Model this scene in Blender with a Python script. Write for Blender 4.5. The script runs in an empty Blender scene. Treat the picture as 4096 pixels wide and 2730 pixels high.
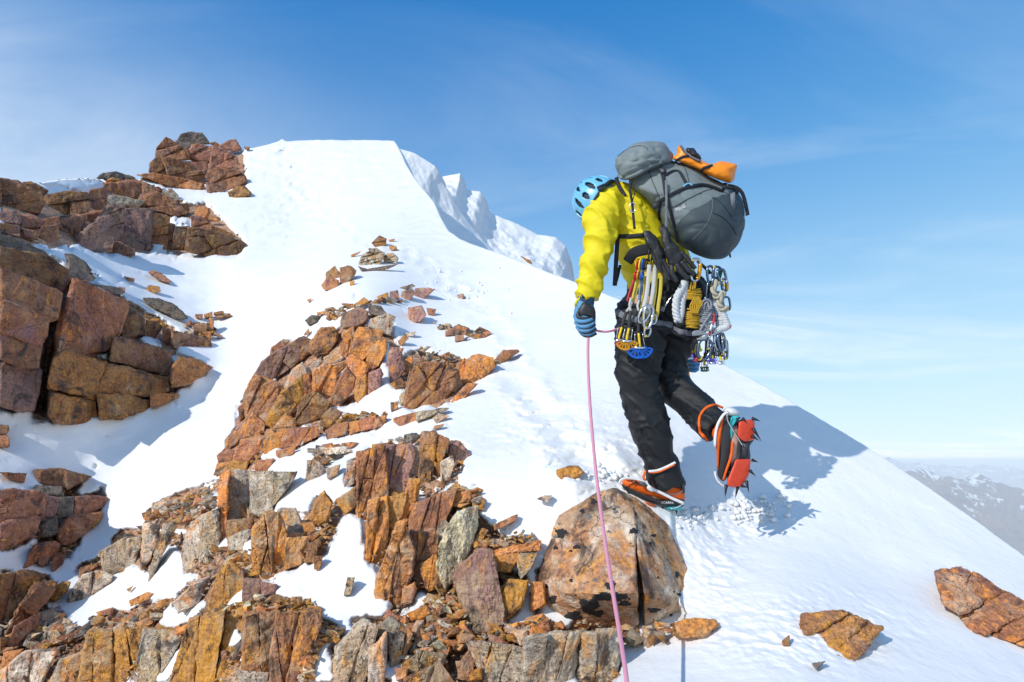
import bpy, bmesh, math, random
import numpy as np
from mathutils import Vector, Matrix
from mathutils.bvhtree import BVHTree
from mathutils.geometry import tessellate_polygon

# ------------------------------------------------------------------ camera, world, sun, exposure
sc = bpy.context.scene
COL = sc.collection
FPX, CX, CY = 2437.0, 2048.0, 1365.0          # focal length and centre measured on a 4096 px wide frame
PITCH = math.radians(11.14)
cam_d = bpy.data.cameras.new('camera'); cam = bpy.data.objects.new('camera', cam_d); COL.objects.link(cam)
cam_d.sensor_width = 36.0; cam_d.lens = 36.0 * FPX / 4096.0
cam_d.clip_start = 0.05; cam_d.clip_end = 200000
cam.location = (0, 0, 0); cam.rotation_euler = (math.pi / 2 + PITCH, 0, 0)
sc.camera = cam
SUN_TRAVEL = Vector((1.0, 1.08, -0.86)).normalized()
sun_d = bpy.data.lights.new('sun', 'SUN'); sun = bpy.data.objects.new('sun', sun_d); COL.objects.link(sun)
sun_d.energy = 2.95; sun_d.angle = math.radians(0.53); sun_d.color = (1.0, 0.955, 0.88)
sun.rotation_euler = SUN_TRAVEL.to_track_quat('-Z', 'Y').to_euler()
sun.location = (-20, -15, 30)
w = bpy.data.worlds.new("World"); sc.world = w; w.use_nodes = True
NT = w.node_tree; NT.nodes.clear()
def wn(t, **k):
    n = NT.nodes.new(t)
    for a, b in k.items(): setattr(n, a, b)
    return n
sky = wn('ShaderNodeTexSky', sky_type='NISHITA', sun_disc=False)
sky.sun_elevation = math.asin(-SUN_TRAVEL.z)
sky.sun_rotation = math.atan2(-SUN_TRAVEL.x, -SUN_TRAVEL.y)
sky.altitude = 2200; sky.air_density = 1.15; sky.dust_density = 0.4; sky.ozone_density = 3.5
bg = wn('ShaderNodeBackground'); out = wn('ShaderNodeOutputWorld')
geo = wn('ShaderNodeTexCoord')
sep = wn('ShaderNodeSeparateXYZ'); NT.links.new(geo.outputs['Generated'], sep.inputs[0])
# thin high cloud: a planar sheet high overhead (direction / height), with wispy streaks
def wm(op, a, b=None, clamp=False):
    n = wn('ShaderNodeMath', operation=op); n.use_clamp = clamp
    for i, v in enumerate((a, b)):
        if v is None: continue
        if isinstance(v, (int, float)): n.inputs[i].default_value = v
        else: NT.links.new(v, n.inputs[i])
    return n.outputs[0]
hz = wm('ADD', wm('MAXIMUM', sep.outputs[2], 0.0), 0.12)
cmb = wn('ShaderNodeCombineXYZ')
NT.links.new(wm('DIVIDE', sep.outputs[0], hz), cmb.inputs[0]); NT.links.new(wm('DIVIDE', sep.outputs[1], hz), cmb.inputs[1])
mp = wn('ShaderNodeMapping'); NT.links.new(cmb.outputs[0], mp.inputs[0])
mp.inputs['Rotation'].default_value = (0, 0, math.radians(25)); mp.inputs['Scale'].default_value = (0.55, 1.25, 1)
mp.inputs['Location'].default_value = (3.1, 1.7, 0)
n1 = wn('ShaderNodeTexNoise'); n1.inputs['Scale'].default_value = 0.9; n1.inputs['Detail'].default_value = 9; n1.inputs['Roughness'].default_value = 0.62; n1.inputs['Distortion'].default_value = 1.1
NT.links.new(mp.outputs[0], n1.inputs['Vector'])
n2 = wn('ShaderNodeTexNoise'); n2.inputs['Scale'].default_value = 0.35; n2.inputs['Detail'].default_value = 3
NT.links.new(cmb.outputs[0], n2.inputs['Vector'])
cl = wm('MULTIPLY', wm('SUBTRACT', n1.outputs[0], 0.42), 3.2, True)
cl = wm('MULTIPLY', cl, wm('MULTIPLY', wm('SUBTRACT', n2.outputs[0], 0.36), 3.6, True))
# high veil is thicker toward the horizon and toward the left of the view
veil = wm('MULTIPLY', wm('POWER', wm('SUBTRACT', 1.0, wm('MULTIPLY', wm('MAXIMUM', sep.outputs[2], 0.0), 1.333), True), 2.3), 0.75)
lft = wm('MULTIPLY', wm('MULTIPLY', wm('SUBTRACT', wm('MULTIPLY', sep.outputs[0], -1.0), 0.10), 0.44, True), wm('MULTIPLY', wm('SUBTRACT', 0.62, sep.outputs[2]), 4.0, True))
cov = wm('ADD', wm('ADD', wm('MULTIPLY', wm('POWER', cl, 1.2), 0.72), veil), lft, True)
def vm(op, a, b):
    n = wn('ShaderNodeVectorMath', operation=op)
    for i, v in enumerate((a, b)):
        if isinstance(v, tuple): n.inputs[i].default_value = v
        else: NT.links.new(v, n.inputs[i])
    return n.outputs[0]
tint = vm('MULTIPLY', sky.outputs[0], (0.30, 1.48, 3.10))                       # clear high-altitude blue with a soft shoulder
tint = vm('DIVIDE', tint, vm('ADD', vm('DIVIDE', tint, (3.0, 6.0, 7.0)), (1.0, 1.0, 1.0)))
mixc = wn('ShaderNodeMixRGB'); NT.links.new(cov, mixc.inputs[0]); NT.links.new(tint, mixc.inputs[1])
mixc.inputs[2].default_value = (6.1, 6.4, 6.7, 1)
NT.links.new(mixc.outputs[0], bg.inputs[0]); bg.inputs[1].default_value = 0.14
NT.links.new(bg.outputs[0], out.inputs[0])
vs = sc.view_settings; vs.view_transform = 'Standard'; vs.look = 'None'; vs.exposure = 0.29; vs.gamma = 1.0

# ------------------------------------------------------------------ maths helpers
RIGHT = np.array([1.0, 0, 0]); UP = np.array([0, -math.sin(PITCH), math.cos(PITCH)]); FWD = np.array([0, math.cos(PITCH), math.sin(PITCH)])
def P(px, py, d):
    """world point seen at (px,py) of a 4096 px frame, d metres along the view axis (survey of the photo)"""
    px = np.asarray(px, float); py = np.asarray(py, float); d = np.asarray(d, float)
    a = ((px - CX) / FPX * d)[..., None]; b = ((CY - py) / FPX * d)[..., None]
    return RIGHT * a + UP * b + FWD * d[..., None]
def V(px, py, d): return Vector(P(px, py, d))
_rs = np.random.RandomState(7)
PERM = np.concatenate([_rs.permutation(256)] * 2)
_g = _rs.normal(size=(256, 3)); GRAD = _g / np.linalg.norm(_g, axis=1)[:, None]
def pnoise(p):
    p = np.asarray(p, float); i = np.floor(p).astype(int); fr = p - i; i &= 255
    u = fr * fr * fr * (fr * (fr * 6 - 15) + 10); r = 0
    for dx in (0, 1):
        for dy in (0, 1):
            for dz in (0, 1):
                h = PERM[PERM[PERM[(i[:, 0] + dx) & 255] + ((i[:, 1] + dy) & 255)] + ((i[:, 2] + dz) & 255)]
                g = GRAD[h]
                dot = g[:, 0] * (fr[:, 0] - dx) + g[:, 1] * (fr[:, 1] - dy) + g[:, 2] * (fr[:, 2] - dz)
                wx = u[:, 0] if dx else 1 - u[:, 0]; wy = u[:, 1] if dy else 1 - u[:, 1]; wz = u[:, 2] if dz else 1 - u[:, 2]
                r = r + dot * wx * wy * wz
    return r * 1.5
def fbm(p, oct=4, rough=0.5):
    a = 1.0; r = 0; p = np.asarray(p, float)
    for k in range(oct):
        r = r + a * pnoise(p * (2.03 ** k) + k * 17.3); a *= rough
    return r
def ss(a, b, x):
    t = np.clip((x - a) / (b - a), 0, 1); return t * t * (3 - 2 * t)

# ------------------------------------------------------------------ object helpers
def tag(o, label=None, cat=None, group=None, kind=None):
    if label: o['label'] = label
    if cat: o['category'] = cat
    if group: o['group'] = group
    if kind: o['kind'] = kind
    return o
def empty(name, loc):
    o = bpy.data.objects.new(name, None); COL.objects.link(o); o.location = loc; o.empty_display_size = 0.1; return o
def mk(name, verts, faces, mat, parent=None, smooth=True, origin=None):
    """one mesh object; verts in world space"""
    if parent is not None:
        o_ = parent; off = Vector((0, 0, 0))
        while o_ is not None: off += Vector(o_.location); o_ = o_.parent
        loc = Vector((0, 0, 0))
    else:
        arr = np.array(verts)
        off = Vector(origin) if origin is not None else Vector((arr[:, 0].mean(), arr[:, 1].mean(), arr[:, 2].min()))
        loc = off
    me = bpy.data.meshes.new(name)
    arr = np.array(verts, float) - np.array(off)
    me.from_pydata(arr.tolist(), [], [tuple(int(i) for i in f) for f in faces])
    if smooth: me.polygons.foreach_set('use_smooth', [True] * len(me.polygons))
    if mat: me.materials.append(mat)
    me.update()
    o = bpy.data.objects.new(name, me); COL.objects.link(o); o.location = loc
    if parent is not None: o.parent = parent
    return o
class MB:
    """collects several shells, then makes one mesh"""
    def __init__(s): s.v = []; s.f = []
    def add(s, vf):
        v, f = vf; n = len(s.v); s.v.extend([tuple(x) for x in v]); s.f.extend([tuple(i + n for i in q) for q in f]); return s
    def build(s, name, mat, parent=None, smooth=True, origin=None): return mk(name, s.v, s.f, mat, parent, smooth, origin)

def crom(pts, n):
    """Catmull-Rom resample of rows (N,k) to n rows"""
    pts = np.array(pts, float)
    if len(pts) == 2: t = np.linspace(0, 1, n)[:, None]; return pts[0] * (1 - t) + pts[1] * t
    q = np.vstack([2 * pts[0] - pts[1], pts, 2 * pts[-1] - pts[-2]])
    T = np.linspace(0, len(pts) - 1, n); out = []
    for t in T:
        i = min(int(t), len(pts) - 2); u = t - i
        a, b, c, d = q[i], q[i + 1], q[i + 2], q[i + 3]
        out.append(0.5 * ((2 * b) + (-a + c) * u + (2 * a - 5 * b + 4 * c - d) * u * u + (-a + 3 * b - 3 * c + d) * u ** 3))
    return np.array(out)
def sweep(pts, ra, rb=None, seg=10, ref=None, closed=False, cap=True, power=2.0):
    """tube along world pts; ra across (perpendicular to the ref direction), rb along ref"""
    pts = np.array(pts, float); n = len(pts)
    ra = np.full(n, ra) if np.isscalar(ra) else np.array(ra); rb = ra if rb is None else (np.full(n, rb) if np.isscalar(rb) else np.array(rb))
    V_ = []; F = []
    if closed: tan = np.roll(pts, -1, 0) - np.roll(pts, 1, 0)
    else: tan = np.gradient(pts, axis=0)
    tan /= np.linalg.norm(tan, axis=1)[:, None] + 1e-12
    pb = None
    for i in range(n):
        t = tan[i]; r0 = np.array(ref if ref is not None else pts[i] / (np.linalg.norm(pts[i]) + 1e-9))
        if ref is None and abs(np.dot(t, r0)) > 0.93: r0 = UP
        b = r0 - t * np.dot(r0, t); b /= np.linalg.norm(b) + 1e-12
        if pb is not None and np.dot(pb, b) < 0 and ref is None: b = -b
        pb = b
        a = np.cross(t, b)
        for k in range(seg):
            th = 2 * math.pi * k / seg; c, s_ = math.cos(th), math.sin(th)
            if power != 2.0:
                c = math.copysign(abs(c) ** (2 / power), c); s_ = math.copysign(abs(s_) ** (2 / power), s_)
            V_.append(pts[i] + a * ra[i] * c + b * rb[i] * s_)
    m = n if closed else n - 1
    for i in range(m):
        for k in range(seg):
            j = (i + 1) % n; F.append((i * seg + k, i * seg + (k + 1) % seg, j * seg + (k + 1) % seg, j * seg + k))
    if cap and not closed:
        F.append(tuple(range(seg))[::-1]); F.append(tuple(range((n - 1) * seg, n * seg)))
    return V_, F
def tube_px(rows, n=24, seg=14, rbk=1.0, power=2.0, cap=True):
    """rows: (px,py,d,half width px[,half depth px])"""
    rows = [tuple(r) if len(r) == 5 else tuple(r) + (r[3],) for r in rows]
    R_ = crom(rows, n); w3 = P(R_[:, 0], R_[:, 1], R_[:, 2])
    return sweep(w3, R_[:, 3] * R_[:, 2] / FPX, R_[:, 4] * R_[:, 2] / FPX * rbk, seg=seg, power=power, cap=cap)
def line_px(rows, r, n=20, seg=6, rb=None, ref=None):
    R_ = crom(rows, n); return sweep(P(R_[:, 0], R_[:, 1], R_[:, 2]), r, rb, seg=seg, ref=ref)
def resample(poly, n):
    p = np.array(poly, float); q = np.vstack([p, p[:1]]); L = np.r_[0, np.cumsum(np.linalg.norm(np.diff(q, axis=0), axis=1))]
    t = np.linspace(0, L[-1], n, endpoint=False); return np.c_[np.interp(t, L, q[:, 0]), np.interp(t, L, q[:, 1])]
def smoothpoly(poly, n, it=2):
    p = resample(poly, n)
    for _ in range(it): p = 0.25 * np.roll(p, 1, 0) + 0.5 * p + 0.25 * np.roll(p, -1, 0)
    return p
def pillow(poly, d, tf, tb, n=56, rings=16, it=2, ctr=None, pw=2.0, dslope=(0, 0)):
    """closed puffy volume with this outline; tf/tb thickness toward/away from the camera in m; dslope depth per px"""
    o = smoothpoly(poly, n, it); c = np.array(ctr) if ctr else o.mean(0)
    V_ = []; F = []
    S = [math.cos(0.5 * math.pi * k / rings) for k in range(rings)]
    def depth(q): return d + (q[:, 0] - c[0]) * dslope[0] + (q[:, 1] - c[1]) * dslope[1]
    for side, t in ((-1, tf), (1, tb)):
        base = len(V_)
        for k, s in enumerate(S[::-1] if False else [math.sin(0.5 * math.pi * (1 - k / rings)) for k in range(rings)]):
            q = c + (o - c) * s; h = t * (max(0, 1 - s ** pw)) ** (1 / pw)
            V_.extend(P(q[:, 0], q[:, 1], depth(q) + side * h))
        V_.append(P(c[0], c[1], d + side * t)); ci = len(V_) - 1
        for k in range(rings - 1):
            for i in range(n):
                a, b = base + k * n + i, base + k * n + (i + 1) % n; cc, dd = a + n, b + n
                F.append((a, b, dd, cc) if side < 0 else (a, cc, dd, b))
        for i in range(n):
            a, b = base + (rings - 1) * n + i, base + (rings - 1) * n + (i + 1) % n
            F.append((a, b, ci) if side < 0 else (b, a, ci))
    v = np.array(V_)
    # weld the two rims
    nb = rings * n + 1
    F = [tuple((i - nb if nb <= i < nb + n else i) for i in f) for f in F]
    used = sorted({i for f in F for i in f}); m = {u: k for k, u in enumerate(used)}
    return v[used], [tuple(m[i] for i in f) for f in F]
def slab(poly, d, t, bevel=0.0, dslope=(0, 0)):
    """flat plate with this outline (px), thickness t metres"""
    o = np.array(poly, float); c = o.mean(0); n = len(o)
    dep = d + (o[:, 0] - c[0]) * dslope[0] + (o[:, 1] - c[1]) * dslope[1]
    v = list(P(o[:, 0], o[:, 1], dep - t / 2)) + list(P(o[:, 0], o[:, 1], dep + t / 2))
    F = [tuple(range(n)), tuple(range(n, 2 * n))[::-1]] + [(i, i + n, (i + 1) % n + n, (i + 1) % n) for i in range(n)]
    return v, F
def recalc(o):
    bm = bmesh.new(); bm.from_mesh(o.data); bmesh.ops.recalc_face_normals(bm, faces=bm.faces); bm.to_mesh(o.data); bm.free(); return o
def displace(o, fn):
    """move vertices along normals by fn(world positions (N,3)) """
    me = o.data; n = len(me.vertices); co = np.empty(n * 3); me.vertices.foreach_get('co', co); co = co.reshape(-1, 3)
    no = np.empty(n * 3); me.vertices.foreach_get('normal', no); no = no.reshape(-1, 3)
    off = Vector((0, 0, 0)); q = o
    while q is not None: off += Vector(q.location); q = q.parent
    co = co + no * np.asarray(fn(co + np.array(off)))[:, None]
    me.vertices.foreach_set('co', co.ravel()); me.update(); return o
def remesh(o, voxel, smooth=4, fac=0.5):
    m = o.modifiers.new('r', 'REMESH'); m.mode = 'VOXEL'; m.voxel_size = voxel; m.use_smooth_shade = True
    s = o.modifiers.new('s', 'SMOOTH'); s.iterations = smooth; s.factor = fac
    dg = bpy.context.evaluated_depsgraph_get(); dg.update()
    me = bpy.data.meshes.new_from_object(o.evaluated_get(dg))
    o.modifiers.clear(); old = o.data; o.data = me; bpy.data.meshes.remove(old)
    me.polygons.foreach_set('use_smooth', [True] * len(me.polygons)); return o

# ------------------------------------------------------------------ materials
def new_mat(name):
    m = bpy.data.materials.new(name); m.use_nodes = True; nt = m.node_tree; b = nt.nodes['Principled BSDF']; return m, nt, b
class NG:
    def __init__(s, nt): s.nt = nt
    def n(s, t, **k):
        x = s.nt.nodes.new(t)
        for a, b in k.items(): setattr(x, a, b)
        return x
    def l(s, a, b): s.nt.links.new(a, b)
    def m(s, op, a, b=None, clamp=False):
        n = s.n('ShaderNodeMath', operation=op); n.use_clamp = clamp
        for i, v in enumerate((a, b)):
            if v is None: continue
            if isinstance(v, (int, float)): n.inputs[i].default_value = v
            else: s.l(v, n.inputs[i])
        return n.outputs[0]
    def noise(s, vec, scale, detail=5, rough=0.55, dist=0.0):
        n = s.n('ShaderNodeTexNoise'); n.inputs['Scale'].default_value = scale; n.inputs['Detail'].default_value = detail
        n.inputs['Roughness'].default_value = rough; n.inputs['Distortion'].default_value = dist; s.l(vec, n.inputs['Vector']); return n.outputs[0]
    def vor(s, vec, scale, feat='F1', rnd=1.0):
        n = s.n('ShaderNodeTexVoronoi', feature=feat); n.inputs['Scale'].default_value = scale; n.inputs['Randomness'].default_value = rnd; s.l(vec, n.inputs['Vector']); return n
    def ramp(s, fac, stops):
        n = s.n('ShaderNodeValToRGB'); e = n.color_ramp.elements
        while len(e) < len(stops): e.new(0.5)
        for q, (p, c) in zip(e, stops): q.position = p; q.color = tuple(c) + (1,) if len(c) == 3 else c
        s.l(fac, n.inputs[0]); return n.outputs[0]
    def mix(s, fac, a, b, mode='MIX'):
        n = s.n('ShaderNodeMixRGB', blend_type=mode)
        for i, v in enumerate((fac, a, b)):
            if isinstance(v, (int, float)): n.inputs[i].default_value = v
            elif isinstance(v, tuple): n.inputs[i].default_value = v + (1,)
            else: s.l(v, n.inputs[i])
        return n.outputs[0]
    def mapping(s, vec, scale=(1, 1, 1), rot=(0, 0, 0)):
        n = s.n('ShaderNodeMapping'); n.inputs['Scale'].default_value = scale; n.inputs['Rotation'].default_value = rot; s.l(vec, n.inputs['Vector']); return n.outputs[0]
    def bump(s, h, strength, dist, nrm=None):
        n = s.n('ShaderNodeBump'); n.inputs['Strength'].default_value = strength; n.inputs['Distance'].default_value = dist; s.l(h, n.inputs['Height'])
        if nrm is not None: s.l(nrm, n.inputs['Normal'])
        return n.outputs[0]
def rock_mat(name, c1, c2, c3, c4, lich=0.3, pale=0.25, k=1.0, org=0.0, pur=0.0):
    k = k * 1.75; c1, c2, c3, c4 = [tuple(min(0.8, x * 1.42) for x in c) for c in (c1, c2, c3, c4)]
    m, nt, b = new_mat(name); g = NG(nt)
    geo = g.n('ShaderNodeNewGeometry'); pos = geo.outputs['Position']; oi = g.n('ShaderNodeObjectInfo')
    av = g.n('ShaderNodeVectorMath', operation='ADD'); sc_ = g.n('ShaderNodeVectorMath', operation='SCALE')
    sc_.inputs[0].default_value = (7.3, 3.1, 5.7); g.l(oi.outputs['Random'], sc_.inputs['Scale']); g.l(pos, av.inputs[0]); g.l(sc_.outputs[0], av.inputs[1])
    p = av.outputs[0]
    a = g.noise(p, 2.6 * k, 7, 0.62, 0.9)
    col = g.ramp(a, [(0.28, c1), (0.45, c2), (0.58, c3), (0.75, c4)])
    st = g.noise(g.mapping(p, (2.2, 2.2, 14), (0.5, 0.35, 0)), 1.3 * k, 6, 0.65, 0.8)        # bedding streaks
    col = g.mix(g.m('MULTIPLY', g.m('SUBTRACT', st, 0.44), 2.6, True), col, c2, 'MIX')
    vert = g.noise(g.mapping(p, (9, 9, 1.6), (0.2, 0.3, 0.0)), 1.6 * k, 6, 0.6, 0.5)
    col = g.mix(g.m('MULTIPLY', g.m('SUBTRACT', vert, 0.50), 3.2, True), col, c4)
    if org:      # fresh orange iron stain and dull purple crust, running down the faces
        om = g.noise(g.mapping(p, (1.7, 1.7, 0.75), (0.1, 0.2, 0.0)), 3.3 * k, 8, 0.66, 1.2)
        col = g.mix(g.m('MULTIPLY', g.m('SUBTRACT', om, 0.60 - 0.13 * org), 9.0, True), col, (0.66, 0.285, 0.05))
    if pur:
        um = g.noise(g.mapping(p, (1.3, 1.3, 0.8), (0.4, 0.1, 0.9)), 2.1 * k, 8, 0.68, 0.9)
        col = g.mix(g.m('MULTIPLY', g.m('MULTIPLY', g.m('SUBTRACT', um, 0.62 - 0.12 * pur), 9.0, True), 0.8), col, (0.24, 0.125, 0.12))
    pal = g.m('MULTIPLY', g.m('SUBTRACT', g.noise(p, 4.3 * k, 8, 0.7, 0.4), 0.64 - 0.16 * pale), 7.0, True)
    col = g.mix(g.m('MULTIPLY', pal, min(0.85, 0.35 + pale)), col, (0.70, 0.62, 0.50))
    fine = g.noise(p, 38 * k, 6, 0.7)
    col = g.mix(1.0, col, g.ramp(fine, [(0.3, (0.45,) * 3), (0.5, (0.95,) * 3), (0.72, (1.4,) * 3)]), 'MULTIPLY')
    dv = g.n('ShaderNodeVectorMath', operation='ADD'); nn = g.n('ShaderNodeTexNoise'); nn.inputs['Scale'].default_value = 5 * k; nn.inputs['Detail'].default_value = 4; g.l(p, nn.inputs['Vector'])
    sv = g.n('ShaderNodeVectorMath', operation='SCALE'); sv.inputs['Scale'].default_value = 0.55 / k; g.l(nn.outputs['Color'], sv.inputs[0]); g.l(sv.outputs[0], dv.inputs[0]); g.l(g.mapping(p, (1, 1, 0.6), (0.3, 0.2, 0)), dv.inputs[1])
    vm_ = g.noise(g.mapping(p, (1.5, 1.5, 1.0), (0.7, 0.3, 0.2)), 2.6 * k, 8, 0.7, 0.8)        # dark varnish and tan fresh faces
    col = g.mix(g.m('MULTIPLY', g.m('MULTIPLY', g.m('SUBTRACT', vm_, 0.535), 12.0, True), 0.88), col, (0.045, 0.033, 0.029))
    tm_ = g.noise(g.mapping(p, (1.2, 1.2, 1.2), (0.2, 0.9, 0.2)), 1.9 * k, 7, 0.66, 0.6)
    col = g.mix(g.m('MULTIPLY', g.m('MULTIPLY', g.m('SUBTRACT', tm_, 0.54), 9.0, True), 0.75 if k > 1.2 else 0.3), col, (0.46, 0.33, 0.21))
    cr = g.vor(dv.outputs[0], 2.6 * k, 'DISTANCE_TO_EDGE').outputs['Distance']
    cmask = g.m('MAXIMUM', g.m('MULTIPLY', cr, 70.0, True), g.m('MULTIPLY', g.m('SUBTRACT', g.noise(p, 2.1 * k, 3), 0.40 if k > 1.2 else 0.54), 14, True))
    lm = g.m('MULTIPLY', g.m('SUBTRACT', g.noise(p, 1.7 * k, 3), 0.62 - 0.3 * lich), 8.0, True)
    vo = g.vor(dv.outputs[0], 26 * k).outputs['Distance']
    spots = g.m('MULTIPLY', g.m('MULTIPLY', g.m('SUBTRACT', 0.30, vo), 14.0, True), lm)
    big = g.m('MULTIPLY', g.m('MULTIPLY', g.m('SUBTRACT', g.noise(p, 9 * k, 7, 0.75), 0.575), 18.0, True), lm)
    lk = g.m('MAXIMUM', spots, big)
    if lich > 0: col = g.mix(g.m('MULTIPLY', lk, 0.88), col, (0.035, 0.033, 0.035))
    col = g.mix(1.0, col, g.mix(cmask, (0.42, 0.38, 0.36), (1, 1, 1)), 'MULTIPLY')
    hs = g.n('ShaderNodeHueSaturation'); g.l(col, hs.inputs['Color'])
    g.l(g.m('ADD', g.m('MULTIPLY', oi.outputs['Random'], 0.5), 0.85), hs.inputs['Value'])
    g.l(g.m('ADD', g.m('MULTIPLY', oi.outputs['Random'], -0.020), 0.507), hs.inputs['Hue'])
    g.l(hs.outputs[0], b.inputs['Base Color']); b.inputs['Roughness'].default_value = 0.72; b.inputs['Specular IOR Level'].default_value = 0.35
    bh = g.m('ADD', g.m('MULTIPLY', st, 0.8), g.m('ADD', g.m('MULTIPLY', fine, 0.25), g.m('MULTIPLY', a, 0.8)))
    bh = g.m('ADD', bh, g.m('ADD', g.m('MULTIPLY', cmask, 0.25), g.m('MULTIPLY', vert, 0.7)))
    g.l(g.bump(bh, 0.9, 0.03 / k), b.inputs['Normal'])
    return m
ROCK = {
 'R': rock_mat('rust_rock', (0.13, 0.058, 0.036), (0.27, 0.115, 0.050), (0.36, 0.17, 0.07), (0.22, 0.12, 0.10), 0.22, 0.15, org=0.55, pur=0.6),
 'O': rock_mat('ochre_rock', (0.17, 0.075, 0.035), (0.34, 0.15, 0.045), (0.45, 0.215, 0.065), (0.27, 0.11, 0.055), 0.3, 0.4, org=1.0, pur=0.35),
 'B': rock_mat('brown_rock', (0.07, 0.037, 0.030), (0.20, 0.088, 0.040), (0.26, 0.135, 0.060), (0.14, 0.075, 0.062), 0.25, 0.1, org=0.6, pur=0.3),
 'G': rock_mat('grey_rock', (0.12, 0.095, 0.075), (0.30, 0.24, 0.18), (0.38, 0.25, 0.12), (0.30, 0.275, 0.26), 0.75, 0.9, org=0.55, pur=0.3),
 'P': rock_mat('purple_rock', (0.10, 0.052, 0.048), (0.20, 0.11, 0.095), (0.27, 0.155, 0.12), (0.33, 0.17, 0.07), 0.35, 0.2, org=0.35, pur=0.8),
 'D': rock_mat('dark_rock', (0.035, 0.033, 0.032), (0.09, 0.075, 0.062), (0.17, 0.12, 0.085), (0.13, 0.12, 0.11), 0.8, 0.3),
 'Y': rock_mat('pale_yellow_rock', (0.33, 0.27, 0.17), (0.50, 0.42, 0.26), (0.56, 0.47, 0.28), (0.42, 0.40, 0.36), 0.05, 0.6),
}
# wall blocks seen from further off: broader features
ROCKF = {
 'R': rock_mat('rust_cliff_rock', (0.10, 0.05, 0.034), (0.20, 0.092, 0.048), (0.26, 0.13, 0.065), (0.17, 0.095, 0.082), 0.2, 0.15, 0.55, org=0.12, pur=0.7),
 'O': rock_mat('ochre_cliff_rock', (0.13, 0.052, 0.024), (0.25, 0.105, 0.032), (0.32, 0.155, 0.045), (0.17, 0.075, 0.042), 0.2, 0.25, 0.55, org=0.2, pur=0.5),
 'B': rock_mat('brown_cliff_rock', (0.07, 0.034, 0.024), (0.18, 0.078, 0.034), (0.25, 0.118, 0.048), (0.13, 0.066, 0.052), 0.22, 0.12, 0.55, org=0.15, pur=0.6),
 'G': rock_mat('grey_cliff_rock', (0.16, 0.13, 0.11), (0.31, 0.26, 0.21), (0.36, 0.27, 0.17), (0.28, 0.25, 0.23), 0.6, 0.6, 0.55, org=0.3),
 'P': rock_mat('purple_cliff_rock', (0.09, 0.05, 0.045), (0.17, 0.095, 0.085), (0.22, 0.125, 0.095), (0.24, 0.12, 0.06), 0.25, 0.2, 0.55),
 'D': rock_mat('dark_cliff_rock', (0.04, 0.037, 0.035), (0.10, 0.082, 0.066), (0.17, 0.12, 0.085), (0.13, 0.12, 0.11), 0.6, 0.3, 0.55),
 'Y': ROCK['Y'],
}
def snow_mat():
    m, nt, b = new_mat('snow'); g = NG(nt); geo = g.n('ShaderNodeNewGeometry'); p = geo.outputs['Position']
    a = g.noise(p, 1.2, 4); col = g.ramp(a, [(0.3, (0.785, 0.785, 0.79)), (0.7, (0.83, 0.825, 0.82))])
    g.l(col, b.inputs['Base Color']); b.inputs['Roughness'].default_value = 0.62; b.inputs['Specular IOR Level'].default_value = 0.2
    h = g.m('ADD', g.m('MULTIPLY', g.noise(p, 14, 8, 0.65), 1.0), g.m('MULTIPLY', g.noise(g.mapping(p, (1, 1, 1), (0.3, 0.1, 0.6)), 3.2, 6, 0.6), 2.2))
    g.l(g.bump(h, 0.26, 0.02), b.inputs['Normal']); return m
SNOW = snow_mat()
def cloth(name, c, rough=0.8, weave=260, k=0.12, var=0.1, spec=0.3):
    m, nt, b = new_mat(name); g = NG(nt); geo = g.n('ShaderNodeNewGeometry'); p = geo.outputs['Position']
    n = g.noise(p, 22, 5, 0.6); f = g.noise(p, weave, 2)
    lo = tuple(x * (1 - var) for x in c); hi = tuple(min(1, x * (1 + var)) for x in c)
    col = g.ramp(g.m('ADD', g.m('MULTIPLY', n, 0.6), g.m('MULTIPLY', f, 0.4)), [(0.35, lo), (0.65, hi)])
    g.l(col, b.inputs['Base Color']); b.inputs['Roughness'].default_value = rough; b.inputs['Specular IOR Level'].default_value = spec
    g.l(g.bump(g.m('ADD', f, g.m('MULTIPLY', n, 2.0)), k, 0.004), b.inputs['Normal']); return m
def solid(name, c, rough=0.4, metal=0.0):
    m, nt, b = new_mat(name); g = NG(nt); geo = g.n('ShaderNodeNewGeometry'); n = g.noise(geo.outputs['Position'], 60, 4, 0.6)
    col = g.ramp(n, [(0.3, tuple(x * 0.86 for x in c)), (0.7, tuple(min(1, x * 1.1) for x in c))]); g.l(col, b.inputs['Base Color'])
    g.l(g.m('ADD', g.m('MULTIPLY', n, 0.25), rough - 0.1), b.inputs['Roughness']); b.inputs['Metallic'].default_value = metal; return m
def twist_mat(name, c1, c2, scale=300, rough=0.8):
    m, nt, b = new_mat(name); g = NG(nt); geo = g.n('ShaderNodeNewGeometry')
    wv = g.n('ShaderNodeTexWave'); wv.inputs['Scale'].default_value = scale / 6.28; wv.inputs['Distortion'].default_value = 1.5
    g.l(g.mapping(geo.outputs['Position'], (1, 1, 1), (0.6, 0.6, 0.4)), wv.inputs['Vector'])
    g.l(g.ramp(wv.outputs['Fac'], [(0.35, c1), (0.6, c2)]), b.inputs['Base Color']); b.inputs['Roughness'].default_value = rough
    g.l(g.bump(wv.outputs['Fac'], 0.6, 0.002), b.inputs['Normal']); return m
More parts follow.
